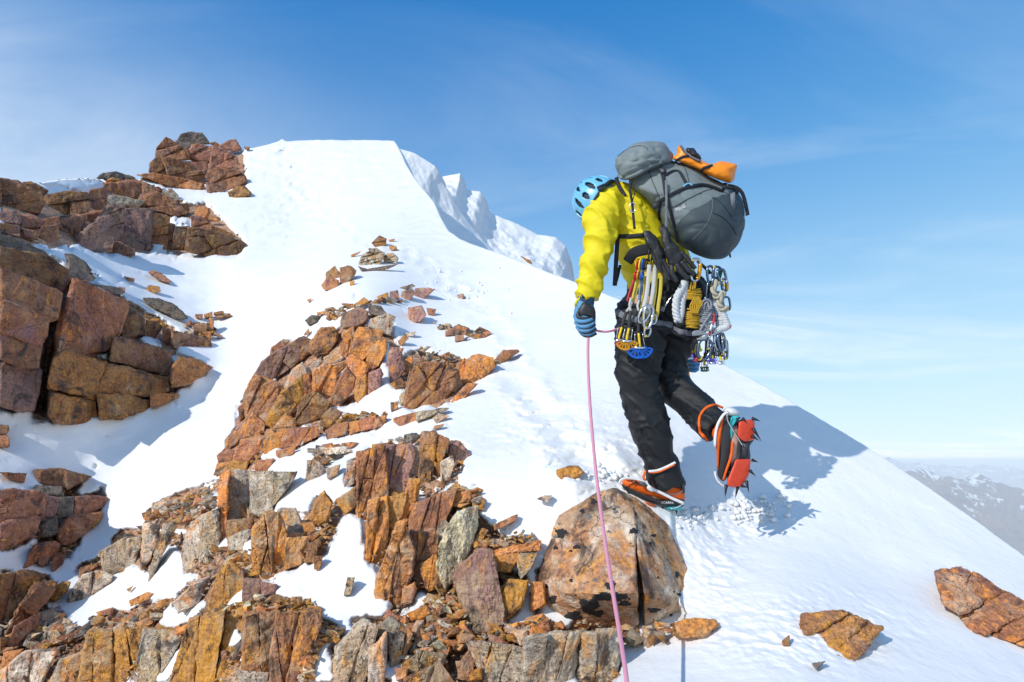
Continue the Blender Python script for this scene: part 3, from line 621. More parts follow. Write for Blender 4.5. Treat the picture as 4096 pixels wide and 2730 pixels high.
# key, zoom, palette, outline, options
BL = """
T A B 1100,250 1160,180 1300,265 1320,330 1230,330 1090,320
T A D 1245,190 1270,150 1330,138 1400,150 1440,190 1455,215 1380,225 1300,235
T A R 1340,230 1380,222 1490,250 1470,340 1400,345 1330,330 1310,290
T A B 1090,330 1180,325 1330,370 1410,420 1420,480 1400,520 1200,450 1050,420 1060,360
T A R 1490,250 1560,260 1650,320 1650,380 1590,400 1480,400 1470,340
T A B 1470,400 1590,400 1640,390 1700,450 1710,480 1640,520 1540,560 1480,500 1450,440
T A O 970,440 1080,425 1290,465 1400,500 1410,540 1350,552 1200,520 1050,470
T A R 1440,490 1480,495 1570,535 1560,560 1450,568
T A R 1530,235 1600,195 1640,190 1680,260 1640,275 1560,260
T A R 1330,350 1440,350 1450,400 1420,430 1350,380
T A O 1460,215 1500,205 1540,235 1500,248
T A D 1230,200 1330,230 1350,280 1300,290
U A B 0,470 130,490 270,570 290,640 260,705 130,690 0,650
U A B -150,450 0,470 10,660 -150,660
U A B 160,490 220,485 330,545 300,580 220,560
U A B 340,580 450,560 590,570 620,640 600,690 480,720 330,740 310,690
U A D 680,460 720,425 810,415 930,460 850,475 760,470
U A B 740,500 800,490 930,475 1020,500 1100,540 1050,580 930,600 830,590 740,560
U A G 730,580 850,590 1000,620 960,660 800,650 720,640
U A B 630,545 740,530 740,620 700,680 620,660 600,600
U A B 1000,580 1100,560 1200,610 1260,660 1300,700 1230,720 1080,680 960,650
U A G 1150,560 1190,530 1240,580 1230,620 1160,610
U A G 960,520 1030,515 1050,560 1000,590
U A B 1260,640 1310,635 1320,680 1290,700
U A R 420,730 520,715 590,720 570,790 560,880 440,860 415,800
U A P 490,960 540,870 700,730 760,740 700,970 560,985
U A P 700,735 755,655 860,660 870,745 840,850 780,960 700,970
U A P 880,680 1060,680 1060,760 1040,940 930,960 820,940 830,870 880,750
U A O 1060,700 1170,740 1175,860 1165,960 1060,970 1035,950 1060,800
U A R 1170,780 1220,790 1210,940 1180,955 1165,940
U A R 1225,800 1315,805 1310,960 1240,950 1200,950 1210,880
U A B 1340,730 1400,730 1490,790 1480,840 1340,800
U A B 1330,810 1480,830 1620,880 1700,920 1715,970 1670,1015 1480,1010 1310,960
U A O 1480,795 1560,820 1690,900 1690,920 1560,860 1470,840
U A R 140,720 200,710 310,760 290,810 140,800
U A R 140,810 270,830 260,890 150,870
U A P 0,690 130,690 150,740 130,780 0,760
U A R 0,770 130,790 130,840 60,850 0,800
U A B 580,700 740,680 720,720 600,780
U A R 300,800 400,790 410,880 330,910 270,860
U A B 300,740 410,730 420,800 310,800
L B D -60,-140 80,-90 200,-40 330,30 300,60 100,30 -60,0
L B B 0,-20 180,20 330,40 480,150 490,200 430,300 200,230 0,120
L B B 0,120 200,230 440,300 400,480 340,500 0,340
L B B 0,345 200,410 340,490 320,600 290,680 0,580
L B B 0,585 290,685 270,820 150,830 0,760
L B P 0,780 150,830 290,840 270,1000 240,1120 160,1130 0,1080
L B D 450,30 500,30 600,90 640,140 590,200 500,210 480,150
L B D 640,240 760,250 850,270 860,310 760,300 680,270
L B B 510,210 560,215 700,280 880,370 860,470 840,560 760,690 560,730 390,700 400,600 450,450 490,300
L B B 885,400 1010,480 1000,590 840,620 850,510
L B B 1020,490 1100,500 1130,540 1080,615 1005,600
L B R 1130,550 1200,555 1190,650 1140,640
L B R 800,605 920,625 1180,710 1190,780 1170,880 950,820 770,770 790,680
L B O 1245,745 1370,765 1475,820 1420,870 1310,940 1200,965 1190,920 1200,830
L B O 450,700 590,750 740,790 700,900 670,1050 540,1010 350,960 340,900 370,750
L B O 745,795 900,820 1170,900 1180,960 1130,1000 1050,1020 850,1010 690,1000 700,920
L B O 350,990 530,1020 660,1060 680,1180 500,1215 380,1210 330,1150
L B O 690,1010 850,1000 1040,1050 1040,1110 850,1175 690,1190
L B O 1050,1000 1140,1020 1240,1000 1250,1020 1140,1075 1045,1105
L B R 1200,560 1290,590 1400,610 1470,630 1475,680 1380,690 1230,690 1190,650
K E B 260,95 420,85 620,135 560,175 470,220 420,200 250,190
K E B 0,105 180,115 160,175 60,150
K E G 250,200 420,205 430,265 310,262 245,230
K E R 0,245 90,235 310,270 290,380 230,540 100,610 0,660
K E P 315,270 400,290 380,400 290,480 260,520 290,370
K E D 260,480 390,410 410,530 340,560 250,550
K E R 515,280 640,265 755,290 720,350 600,400 510,410
K E B 480,420 600,400 700,390 660,440 590,520 500,600 420,610 410,520
K E O 600,420 710,385 700,440 640,500 580,510 575,450
K E B 240,620 380,590 410,620 370,690 160,775 200,690
K E B 280,690 360,690 340,740 300,765 270,740
K E B 380,700 450,680 440,740 370,795 355,770
K E D 400,290 510,285 505,420 420,500 395,420
J E B 0,830 180,800 300,830 200,960 60,1170 0,1180
J E B 240,890 390,880 320,1000 180,1140 60,1250 40,1230 130,1050
J E B 100,1180 270,1090 250,1180 180,1240 100,1330 60,1300
J E B 0,1260 90,1250 60,1330 0,1400
M E G 1000,480 1060,460 1110,490 1110,560 1060,680 1010,800 980,800 995,640
M E G 700,660 870,570 990,560 980,640 920,760 790,815 730,800
M E G 580,830 680,795 780,830 760,870 600,980 470,1015 500,930
M E G 1140,480 1210,460 1220,500 1160,640 1080,760 1040,880 1050,760
M E G 1330,470 1400,420 1420,600 1380,760 1300,790 1270,680 1290,560
M E G 1400,420 1520,370 1530,640 1460,740 1390,750 1420,600
M E O 1525,145 1600,120 1590,400 1580,600 1540,700 1520,640 1530,350
M E G 1600,115 1740,110 1740,430 1640,480 1590,440
M E G 1745,115 1900,110 1890,380 1850,440 1745,430
M E G 1905,110 2060,110 2040,160 1920,320 1880,350
M E B 1590,440 1740,430 1850,440 1790,470 1680,520 1590,560
M E G 1590,560 1700,510 1750,500 1690,640 1600,650
M E O 1770,490 1850,400 1940,400 1990,540 1990,790 1900,860 1790,840 1760,700
M E G 1940,380 2060,360 2120,520 2090,560 1990,530
M E O 2000,570 2140,560 2150,640 2100,740 1990,780 1995,680
M E O 1520,820 1600,740 1690,800 1690,900 1640,1040 1460,1060 1470,960
M E P 1700,850 1810,850 1830,900 1820,1000 1690,1050 1690,950
M E P 1820,870 1930,890 1910,950 1830,980
M E G 1220,1000 1350,880 1460,830 1450,900 1370,1020 1250,1075
M E O 1330,1140 1560,1090 1700,1160 1700,1420 1640,1620 1180,1620 1270,1400 1300,1250
M E R 1710,1110 1940,1090 1930,1300 1890,1500 1700,1480
M E B 1945,1100 2230,1090 2220,1170 2120,1400 2090,1600 1900,1600 1900,1350
M E G 1660,1490 1980,1510 2010,1600 1640,1600
M E O 630,1230 860,1215 1000,1220 970,1450 990,1620 550,1620 600,1400
M E G 1010,1215 1250,1230 1240,1300 1160,1440 1040,1600 990,1600 970,1400
M E G 200,1240 390,1210 410,1240 330,1310 140,1310
M E G 0,1500 180,1360 370,1370 300,1500 260,1620 0,1620
M E O 30,1360 160,1340 90,1440 0,1520
M E G 420,1420 520,1380 480,1600 330,1600
M E O 450,1420 600,1340 590,1400 500,1600 440,1600
N G R 505,190 660,140 680,430 590,460 550,570 505,585
N G P 660,145 820,130 850,180 820,280 800,400 650,450 640,300
N G R 895,60 960,50 1050,100 1020,200 985,340 880,345 885,200
N G G 850,140 890,130 885,290 830,340 800,330 830,230
N G P 1060,130 1120,105 1185,180 1100,240 1060,200
N G G 1010,230 1080,190 1090,240 1060,330 1010,340
N G O 570,480 680,450 690,650 640,830 560,820 570,600
N G O 680,450 800,420 770,560 700,680 685,600
N G O 820,340 880,345 860,470 760,640 720,640 790,480
N G O 740,620 800,600 720,860 690,1110 620,1140 600,1140 620,950
N G B 850,490 1020,420 1100,400 1080,480 1020,600 1000,660 830,640 830,560
N G B 830,660 990,660 980,800 900,980 850,960 810,760
N G B 690,860 800,640 850,780 830,900 780,1070 690,1110
N G B 880,860 980,800 1000,900 1010,990 930,1010
N G G 440,220 500,220 480,350 420,400
N G G 200,220 270,225 300,270 280,340 190,340
N G B 780,1000 850,960 860,1000 830,1080 770,1090
Q C P 905,560 990,520 1050,545 1050,600 990,640 900,650 885,610
Q C D 1060,510 1130,510 1170,560 1110,570 1060,555
Q C G 1075,590 1180,560 1220,580 1190,690 1130,660 1060,640
Q C R 700,730 760,650 830,645 860,670 850,730 800,800 720,820 690,790
Q C O 895,680 960,640 970,700 930,760 890,700
Q C O 1000,650 1060,660 1140,670 1130,710 1060,810 1010,860 940,810 960,700
Q C O 1070,770 1140,720 1170,720 1170,790 1120,880 1080,900 1050,850
Q C P 1190,770 1270,780 1250,850 1200,930 1175,870
Q C R 450,770 520,720 555,735 480,800 440,830
Q C P 480,800 640,710 700,740 690,800 560,900 420,990 350,940 400,860
Q C R 350,940 420,985 510,1010 480,1080 400,1240 300,1230 280,1090 310,1000
Q C O 430,1190 510,1060 630,960 640,1080 560,1200 470,1280 420,1240
Q C G 520,1040 580,910 640,870 680,940 600,1050
Q C O 715,920 780,880 850,890 860,960 820,1100 760,1100 710,1040
Q C B 600,1230 640,1090 720,1050 800,1120 780,1190 680,1240 590,1255
Q C R 800,1150 860,1000 920,895 970,960 960,1020 880,1130 850,1180
Q C O 920,840 960,820 1050,880 1040,930 980,1010 940,930
Q C O 970,1080 990,980 1040,945 1060,990 1040,1070 990,1120
Q C P 1060,930 1130,905 1150,940 1120,1030 1060,1090
Q C G 780,830 870,800 900,830 850,870 790,870
Q C O 830,880 920,850 910,890 860,940
Q C O 880,740 940,715 940,790 890,820
Q C G 700,870 760,830 760,870 680,950 630,930
Q C B 640,940 690,940 700,1050 640,1090 630,1040
Q C R 540,1290 720,1270 740,1320 600,1390 520,1390
Q C O 420,1290 540,1285 500,1400 420,1450 380,1400
Q C R 260,1350 400,1330 380,1420 300,1500 200,1500
Q C R 480,1420 600,1390 580,1440 510,1470 480,1450
Q C R 760,1210 820,1150 890,1180 830,1260 760,1280
Q C R 790,1290 850,1250 930,1240 910,1310 800,1350
Q C O 940,1240 1000,1230 1000,1290 940,1315
Q C R 1005,1220 1100,1200 1110,1270 1010,1290
Q C R 1100,1210 1170,1200 1150,1260 1090,1280
Q C R 250,1290 330,1180 400,1240 400,1330 300,1340 250,1330
Q C R 160,1350 220,1290 260,1310 220,1380 160,1400
Q C R 110,1450 160,1400 230,1420 190,1500 120,1500
Q C O 110,1500 190,1490 170,1568 90,1568
Q C R 240,1150 280,1110 280,1200 250,1230
Q C R 350,1480 460,1470 430,1540 350,1568
Q C O 190,1480 300,1490 280,1568 170,1568
Q C O 460,1280 540,1180 600,1230 590,1280
W C P 1210,860 1260,820 1290,900 1250,960 1200,1000 1190,920
W C O 1290,850 1330,830 1340,880 1320,930 1280,920
W C R 1350,900 1420,870 1540,880 1600,930 1590,1010 1520,1110 1440,1160 1290,1150 1300,1050
W C P 1340,850 1400,840 1400,900 1350,950 1330,1000 1300,1000 1320,900
W C O 1620,890 1660,840 1660,900 1640,960 1620,1000
W C O 1650,960 1700,830 1750,815 1830,840 1840,890 1750,990 1680,1000 1630,980
W C R 1845,850 1900,790 1990,785 2000,800 1880,870 1850,875
W C O 1620,1050 1680,1000 1740,1000 1640,1100 1580,1110
W C B 1195,1000 1260,960 1290,1000 1240,1040
W C G 1250,1080 1300,1010 1290,1100 1260,1140
W C R 1590,930 1620,910 1640,1000 1600,1050 1580,1040
V C R 1080,115 1125,72 1165,90 1165,150 1110,150
V C G 1020,190 1100,150 1150,180 1130,250 1060,280 1000,250
V C G 1150,190 1210,180 1240,210 1230,260 1160,260
V C G 1060,150 1110,148 1140,180 1070,185
V C D 1000,260 1080,285 1140,260 1230,250 1120,300 1020,290
S H G 130,855 250,830 520,820 525,900 500,1080 120,1080
S G G 1180,1330 1290,1330 1400,1345 1540,1380 1540,1600 1300,1600 1220,1440
S G G 375,1360 530,1200 620,1250 560,1450 530,1600 370,1600
S G G 580,1370 670,1280 680,1460 660,1600 565,1600
S G G 690,1280 740,1240 790,1280 760,1440 700,1500
S G G 780,1460 900,1380 1020,1400 1040,1450 800,1560
S G B 800,1540 1000,1450 1100,1600 790,1600
S G G 600,1250 700,1170 790,1240 690,1280 640,1300
"""
rr = random.Random(3)
for ln in BL.strip().splitlines():
    key, z, pal, pts = ln.split(None, 3); poly = zp(z, pts)
    sp = {'T': (1.25, 38, 2.2), 'U': (1.35, 40, 2.2), 'L': (1.3, 150, 1.6), 'K': (1.3, 60, 1.8), 'J': (0.6, 70, 2), 'M': (0.12, 62, 3.0), 'N': (0.22, 40, 3.5), 'Q': (0.55, 55, 1.8), 'W': (0.5, 55, 1.8), 'V': (1.4, 12, 2.5), 'S': (0.2, 70, 2.0)}[key]
    far = key in 'TULKJQWV'; mats = ROCKF if key in 'TULKJ' else ROCK
    tilt = {'L': 0.95, 'U': 0.65, 'K': 0.9, 'J': 0.9, 'T': 0.45}.get(key, rr.uniform(-0.25, 0.25))
    bul = {'L': 0.08, 'U': 0.22, 'K': 0.18, 'J': 0.18, 'V': 0.3}.get(key, 0.20)
    make_rock(poly, 'rock_block', mats[pal], OUTCROPS[key], dof=0.024 if key in 'LKJ' else 0.022, split=sp, bulge=bul, tilt=tilt + rr.uniform(-0.1, 0.1), lean=rr.uniform(0.0, 0.35),
              target=9.5 if key in 'MNS' else 10.5, amp=0.022 if key in 'L' else 0.030)
# big lichen boulder the climber steps off
bdf = lambda y: 2.46 + (2520 - y) / 575.0 * 0.34
def bhull(front, seed):
    q = zp('H', front); pts = [P(a[0], a[1], bdf(a[1]) - a[2]) for a in q]; c = np.array(q)[:, :2].mean(0)
    for a in q: e_ = c + (np.array(a[:2]) - c) * 0.9; pts.append(P(e_[0], e_[1], bdf(e_[1]) + 0.34))
    return hullmesh(pts, 7.5 * 2.4 / FPX, 0.013, seed=seed, strata=0.5)
bm_ = MB()
bm_.add(bhull("520,165,0 440,188,-.02 330,250,-.03 265,290,-.04 225,430,-.03 180,520,-.03 165,600,-.04 215,735,-.07 260,795,-.12 370,818,-.13 560,800,-.10 626,792,-.08 622,640,.21 590,470,.15 578,380,.12 605,285,.08 430,645,.20 290,640,.11 600,215,-.05 530,200,.03", 404))
bm_.add(bhull("600,205,-.06 700,280,-.08 745,320,-.10 806,440,-.13 862,590,-.12 868,680,-.11 846,738,-.12 735,792,-.12 648,797,-.09 646,640,.185 618,470,.13 606,392,.10 612,300,.06 700,650,.07 690,450,.0", 405))
bm_.add(bhull("520,170,0.01 600,210,-.04 660,250,-.10 690,300,-.08 612,330,.085 590,395,.105 560,350,.10 470,230,.0", 406))
v_, f_ = bm_.v, bm_.f
BOULDER = tag(mk('boulder', v_, f_, rock_mat('boulder_rock', (0.22, 0.10, 0.06), (0.32, 0.155, 0.07), (0.38, 0.25, 0.14), (0.26, 0.16, 0.13), 0.15, 0.9, 0.8, 0.7, 0.6), None, False),
    'large orange and white boulder with black lichen spots beside the standing boot', 'boulder')
bb_ = BVHTree.FromPolygons([Vector(q) for q in v_], f_)
def lichen(cx, cy, rx, ry, rnd, out_):
    n = 30; ring = []; ph = [rnd.uniform(0, 6.28) for _ in range(4)]
    rad = lambda a: 1 + 0.16 * math.sin(3 * a + ph[0]) + 0.13 * math.sin(5 * a + ph[1]) + 0.10 * math.sin(9 * a + ph[2]) + 0.08 * math.sin(14 * a + ph[3])
    V_ = []; F = []; ok = True
    for k, s in enumerate((0.0, 0.35, 0.7, 1.0)):
        for i in range(n if k else 1):
            a = 2 * math.pi * i / n; r = rad(a) * s; x, y = cx + rx * r * math.cos(a), cy + ry * r * math.sin(a)
            L = V(x, y, 1.0).length; h = bb_.ray_cast(Vector((0, 0, 0)), V(x, y, 1.0) / L)
            if h[0] is None: return
            V_.append(h[0] + h[1] * (0.0030 if s < 1 else -0.001) * (1 if h[1].dot(h[0]) < 0 else -1))
    for i in range(n): F.append((0, 1 + i, 1 + (i + 1) % n))
    for k in range(2):
        for i in range(n): F.append((1 + k * n + i, 1 + (k + 1) * n + i, 1 + (k + 1) * n + (i + 1) % n, 1 + k * n + (i + 1) % n))
    NL[0] += 1; q_ = mk('lichen_patch', V_, F, out_, BOULDER, False)
NL = [0]; lr = random.Random(9); lb = solid('black_lichen_crust', (0.022, 0.02, 0.021), 0.9); lg = solid('grey_lichen_crust', (0.16, 0.15, 0.15), 0.9)
for x, y, a, b in ((275, 375, 26, 24), (345, 437, 20, 10), (238, 672, 18, 22), (497, 610, 26, 24), (420, 232, 14, 16), (655, 640, 22, 16), (465, 660, 60, 22), (400, 700, 50, 34), (540, 660, 36, 20), (330, 745, 44, 22), (278, 765, 26, 14), (440, 735, 30, 16), (640, 700, 40, 14), (560, 690, 30, 14), (690, 720, 30, 12), (810, 650, 16, 8), (250, 440, 12, 10), (795, 560, 10, 16), (690, 385, 14, 7), (600, 365, 22, 14)):
    x_, y_ = zp('H', '%f,%f' % (x, y))[0]; lichen(x_, y_, a / 1.12, b / 1.12, lr, lb)
for i in range(74):
    x, y = lr.uniform(190, 840), lr.uniform(200, 780); x_, y_ = zp('H', '%f,%f' % (x, y))[0]; r = lr.choice([2.5, 3, 4, 5.5, 8, 11]); lichen(x_, y_, r, r * lr.uniform(0.6, 1), lr, lb if lr.random() < 0.45 or y > 620 else lg)
# loose stones on the snow: palette, zoom, outline, label
ST = """
O A 1590,560 1650,515 1700,515 1750,560 1740,585 1640,598 1600,590|rounded tan boulder lying on snow at the right foot of the summit tower
R A 1700,240 1740,240 1740,262 1710,262|tiny brown stone on the snow skyline right of the summit tower
R A 1640,370 1690,360 1700,390 1660,390|small rust stone on snow against the right side of the summit tower
O A 1350,690 1390,650 1460,670 1465,700 1440,750 1370,730|tan block at the right end of the upper cliff band
O A 1460,710 1530,750 1500,760 1450,750|flat tan stone just right of the tan block ending the upper cliff band
R A 790,905 830,900 930,960 940,995 780,995|triangular brown stone standing in snow at the foot of the upper cliff band
R B 1030,160 1060,140 1120,160 1185,210 1185,238 1110,210|flat reddish slab lying alone on snow right of the dark rock wall top
O B 1015,270 1040,250 1110,260 1120,290 1080,300 1040,290|small orange stone on snow just below the flat reddish slab
B B 860,185 940,200 930,225 890,215|small brown stone on snow left of the flat reddish slab
R B 825,255 870,265 870,300 830,280|small red stone at the snow edge above the dark rock wall
D B 1000,340 1100,340 1200,370 1260,420 1310,480 1230,475 1150,430 1030,380|long dark jagged rock rib lying in snow above the left wall
O B 1490,435 1555,425 1560,450 1490,455|short golden stone chip on snow at the tip of the left rubble pile
O B 1490,465 1600,445 1620,462 1520,478|long thin golden stone splinter pointing right on snow beside the left rubble pile
O B 1460,480 1492,475 1482,600 1450,600|upright golden stone splinter in the left rubble pile
O B 1425,570 1470,570 1470,625 1430,615|small golden block at the foot of the upright splinter
R B 1340,530 1420,510 1450,530 1430,580 1360,590|reddish brown block in the middle of the left rubble pile
R B 1490,570 1550,600 1550,612 1490,600|small dark red stone at the lower right of the left rubble pile
R B 1360,450 1410,450 1410,480 1365,475|small red stone at the top left of the left rubble pile
O B 1420,450 1480,430 1480,470 1430,480|round orange stone on top of the left rubble pile
B B 1290,510 1330,490 1340,530 1300,530|small grey brown stone at the left of the left rubble pile
D B 245,1180 300,1195 310,1210 260,1205|small dark stone in the shaded snow below the left wall
B B -20,1220 60,1225 62,1260 40,1290 -20,1285|brown rock cut by the left edge, upper of the pair in shaded snow
B B -20,1290 50,1290 65,1330 60,1370 -20,1390|dark rock cut by the left edge, lower of the pair in shaded snow
R C 790,300 845,260 880,310 870,350 790,340|greyish brown block leaning at the top of the trio below the layered knob
R C 760,380 800,330 870,350 870,390 790,420|rust block at the lower left of the trio below the layered knob
R C 880,270 940,258 980,290 970,320 900,390 878,380|upright rust block with a flat top, right of the trio below the layered knob
O C 940,355 970,350 965,380 940,380|small tan stone at the foot of the upright rust block
O C 1185,130 1230,135 1240,160 1190,155|orange stone on snow right of the layered knob
R C 945,190 1010,165 1000,180 950,205|thin brown flake on snow left of the layered knob
O C 1180,95 1225,88 1215,100 1185,102|tiny tan flake on snow above and right of the layered knob
R C 670,470 705,460 685,490|tiny red stone alone on snow left of the middle scatter
D C 1240,400 1330,372 1350,385 1290,410|flat black and grey slab topping the purple blocks in the middle scatter
P C 1265,420 1330,400 1350,430 1310,480 1260,470|dark red block under the flat black slab
P C 1350,400 1430,395 1475,405 1400,470 1330,475|broad pinkish block right of the flat black slab
P C 1190,420 1240,410 1250,460 1190,475|grey purple block left of the dark red block
O C 1110,450 1180,425 1180,460 1120,470|tan wedge left of the grey purple block in the middle scatter
O C 950,510 1030,455 1060,480 990,520|bright ochre wedge above the middle buttress
P C 1305,520 1390,510 1420,570 1380,610 1330,630 1310,580|purple brown boulder alone on snow right of the middle buttress top
B C 1420,520 1480,530 1470,570 1430,560|dark block touching the right of the purple brown boulder
R C 1540,670 1620,625 1690,650 1670,690 1600,690 1540,700|low reddish boulder on snow right of the purple brown boulder
R C 1600,700 1650,690 1660,720 1600,735|small purple block beneath the low reddish boulder
R C 1780,670 1830,670 1790,710 1760,700|small red stone at the right end of the snow scatter
P C 1610,440 1650,430 1665,460 1620,465|grey pink stone alone by the footprints high on the snow
D C 660,600 700,565 750,570 740,610 680,630|grey layered stone left of the middle buttress top
O C 730,550 790,540 830,555 740,565|flat orange stone above the grey layered stone
O C 810,560 860,580 855,600 820,580|small bright orange wedge right of the grey layered stone
R C 650,690 680,650 690,680 660,695|narrow pink stone on snow at the left of the middle buttress top
R C 1240,730 1280,690 1310,710 1260,765|brown red wedge on snow between the buttress and the right outcrop
G C 1280,680 1355,670 1340,700 1300,700|flat grey flake on the brown red wedge
R C 1210,1215 1350,1175 1355,1235 1260,1260 1215,1240|rust end of the long flat slab on snow under the right outcrop
G C 1350,1175 1560,1150 1540,1165 1440,1200 1355,1235|pale grey slab lying flat on snow under the right outcrop
G C 1460,1210 1500,1185 1565,1200 1480,1245|grey triangular stone right of the pale slab
R C 1470,1260 1530,1250 1520,1270 1460,1285|small brown stone below the grey triangular stone
O C 1195,1115 1240,1110 1240,1150 1200,1175|square tan stone left of the right outcrop foot
R G 310,130 390,115 400,125 320,160|thin rust stone on snow above the grey ledge blocks
G G 280,140 440,140 470,165 320,200|flat grey flake on the snow ledge left of the rust pinnacle
O G 590,120 700,110 690,140 590,140|flat tan stone on the shoulder left of the rust pinnacle
D G 790,60 860,48 890,70 830,125 780,120|dark purple cube perched on top of the rust pinnacle
G G 310,270 400,240 380,310 320,330|small grey block on snow between the pale cliff and the rust pinnacle
O G 240,470 300,400 350,470 320,600 260,620 210,570|white and rust block standing left of the rust pinnacle foot
O G 370,460 500,370 500,480 430,550|tan slab leaning on the left side of the rust pinnacle
O G 160,600 230,590 250,640 190,680|ochre stone with snow in front of the white and rust block
R G 210,720 270,700 240,840 180,840|red stone slab above the big snow patch
R G 235,800 290,800 270,880 240,880|small red block at the upper edge of the big snow patch
G G 420,1040 440,930 485,930 460,1035|grey stone poking out of the big snow patch
O G 1090,420 1190,400 1195,460 1130,500 1095,470|bright orange block above the pale yellow slab
O G 1200,480 1280,450 1270,520 1210,510|rust stone at the snow edge right of the pale yellow slab top
Y G 1110,530 1235,497 1235,610 1130,890 1040,1000 1010,900 985,880 980,760 1070,640|tall pale yellow slab leaning on the pinnacle
G G 960,710 1020,580 1060,600 1070,660 980,760|light grey flake on the left side of the pale yellow slab
P G 1085,900 1230,765 1335,765 1400,1130 1390,1225 1210,1295 1125,1105|dark purple brown slab right of the pale yellow slab
O G 1335,800 1480,780 1500,800 1430,900 1330,895|tan block under the flat ochre slab
O G 1335,765 1620,705 1610,765 1480,785 1340,800|flat ochre slab with pebbles on it left of the big boulder
G G 1480,790 1600,780 1570,860 1500,940 1475,890|grey and tan wedge left of the big boulder
O G 1290,1110 1420,940 1540,950 1510,1100 1400,1200|yellow ochre block with black lichen rosettes left of the snow tongue
O G 1560,960 1640,960 1650,1100 1560,1140|tan block between the snow tongue and the big boulder
O G 1200,745 1260,630 1300,640 1240,750|curved white and rust chip above the dark purple slab
R G 1330,610 1480,545 1450,600 1340,640|rust flake with a sharp tip on snow above the flat ochre slab
G G 1240,710 1410,690 1400,730 1250,740|long thin grey stone left of the flat ochre slab
O G 800,1150 920,1100 960,1150 900,1200 830,1190|bright orange and white stone lying at the foot of the pinnacle
O G 730,1480 810,1480 800,1540 740,1560|bright ochre block at the bottom of the rubble
R G 1110,1470 1180,1370 1210,1440 1200,1568 1120,1540|brown block beside the rubble under the purple slab
O G 1180,1500 1260,1480 1260,1550 1190,1560|orange lump in the dark gap at the bottom
R G 970,1160 1000,1080 1020,1110 990,1200|narrow pink stone standing in the rubble under the pinnacle
O G 810,1240 840,1270 800,1400 770,1420|thin pale orange splinter at the left of the lower rubble
R G 985,1260 1010,1255 1030,1340 1000,1345|narrow pink brown splinter lying in the rubble
G G 860,1340 950,1280 990,1290 900,1360|grey pointed stone in the lower rubble
O E 310,960 430,870 490,870 470,930 380,1010 340,1000|tan block at the lower end of the left grey ledge
G E 1060,320 1185,275 1180,310 1060,385|pale grey slab tilted against the snow on the left ridge crest
B E 985,390 1050,370 1060,400 1000,430|small brown block below the pale tilted slab
O E 670,1080 790,1045 780,1100 690,1105|orange brown wedge on the lower left snow patch
O E 905,1000 1030,940 1070,950 1040,990 910,1040|long orange wedge above the stones beside the lower left snow patch
O E 1110,1000 1210,980 1190,1040 1090,1050|rust wedge at the right of the long orange wedge
O E 930,1160 1050,1110 1090,1110 1060,1160 990,1190|pinkish orange block above the split foreground block
G E 450,1185 540,1160 530,1210 470,1220|small pale pink block at the lower tip of the left snow patch
O E 250,1330 330,1290 360,1300 300,1360 240,1360|orange flake low on the left beside the grey ledges
O E 880,920 930,895 900,940|tiny grey tan flake alone in the left snow patch
R E 780,1120 880,1100 870,1150 790,1160|rust stone under the orange brown wedge
G E 720,1200 830,1150 860,1160 780,1215|flat grey stone above the left of the split block
O E 1780,1020 1850,1000 1930,1010 1850,1060 1780,1050|large pale stone chip on the rubble covering the orange front block
O H 255,90 310,72 350,72 375,100 350,130 280,135 255,115|rounded orange stone alone on the snow left of the rope
G H 165,220 200,205 235,205 210,235|small flat grey stone half buried in snow above the boulder
R H 0,325 80,290 70,320 0,352|rust slab tip poking from snow left of the boulder
O H 775,780 850,760 970,765 980,790 920,840 830,845 775,830|snow rimmed orange rock just right of the boulder base
R H 1360,740 1540,725 1710,800 1620,860 1580,960 1450,950 1350,790|yellow and red angular rock in the snow at the lower right
R H 1265,860 1300,830 1300,880 1270,880|small brown stone left of the yellow and red rock
D H 1400,960 1460,950 1420,990|tiny black stone tip under the yellow and red rock
B H 1965,545 2070,530 2200,590 2330,680 2420,740 2420,900 2250,845 2140,820 2000,680|large dark red slab with a pale left side at the right edge
B C 2010,195 2075,225 2085,250 2050,235|dark stone on the skyline at the foot of the cornice
"""
STONE_OBJS = []
for ln in ST.strip().splitlines():
    a_, lab = ln.split('|'); pal, z, pts = a_.split(None, 2); poly = zp(z, pts)
    c_ = np.array(poly)[:, :2].mean(0); mats = ROCKF if z in 'AB' else ROCK
    big_ = lab.startswith('yellow and red') or lab.startswith('large dark red')
    o_ = make_rock(poly, 'slab' if 'slab' in lab else ('boulder' if 'boulder' in lab else 'stone'), mats[pal], None, dof=0.004 if big_ else 0.030, bulge=0.10 if 'slab' in lab or big_ else 0.28, tilt=rr.uniform(-0.2, 0.25), lean=1.25 if big_ else (0.75 if z == 'H' else 0.3), split=(0.9, 90, 1.5) if big_ else None,
                   target=9 if z in 'GEH' else 10, amp=0.036, strata=1.0)
    tag(o_, lab, 'rock slab' if 'slab' in lab else ('boulder' if 'boulder' in lab else 'stone')); STONE_OBJS.append(o_)
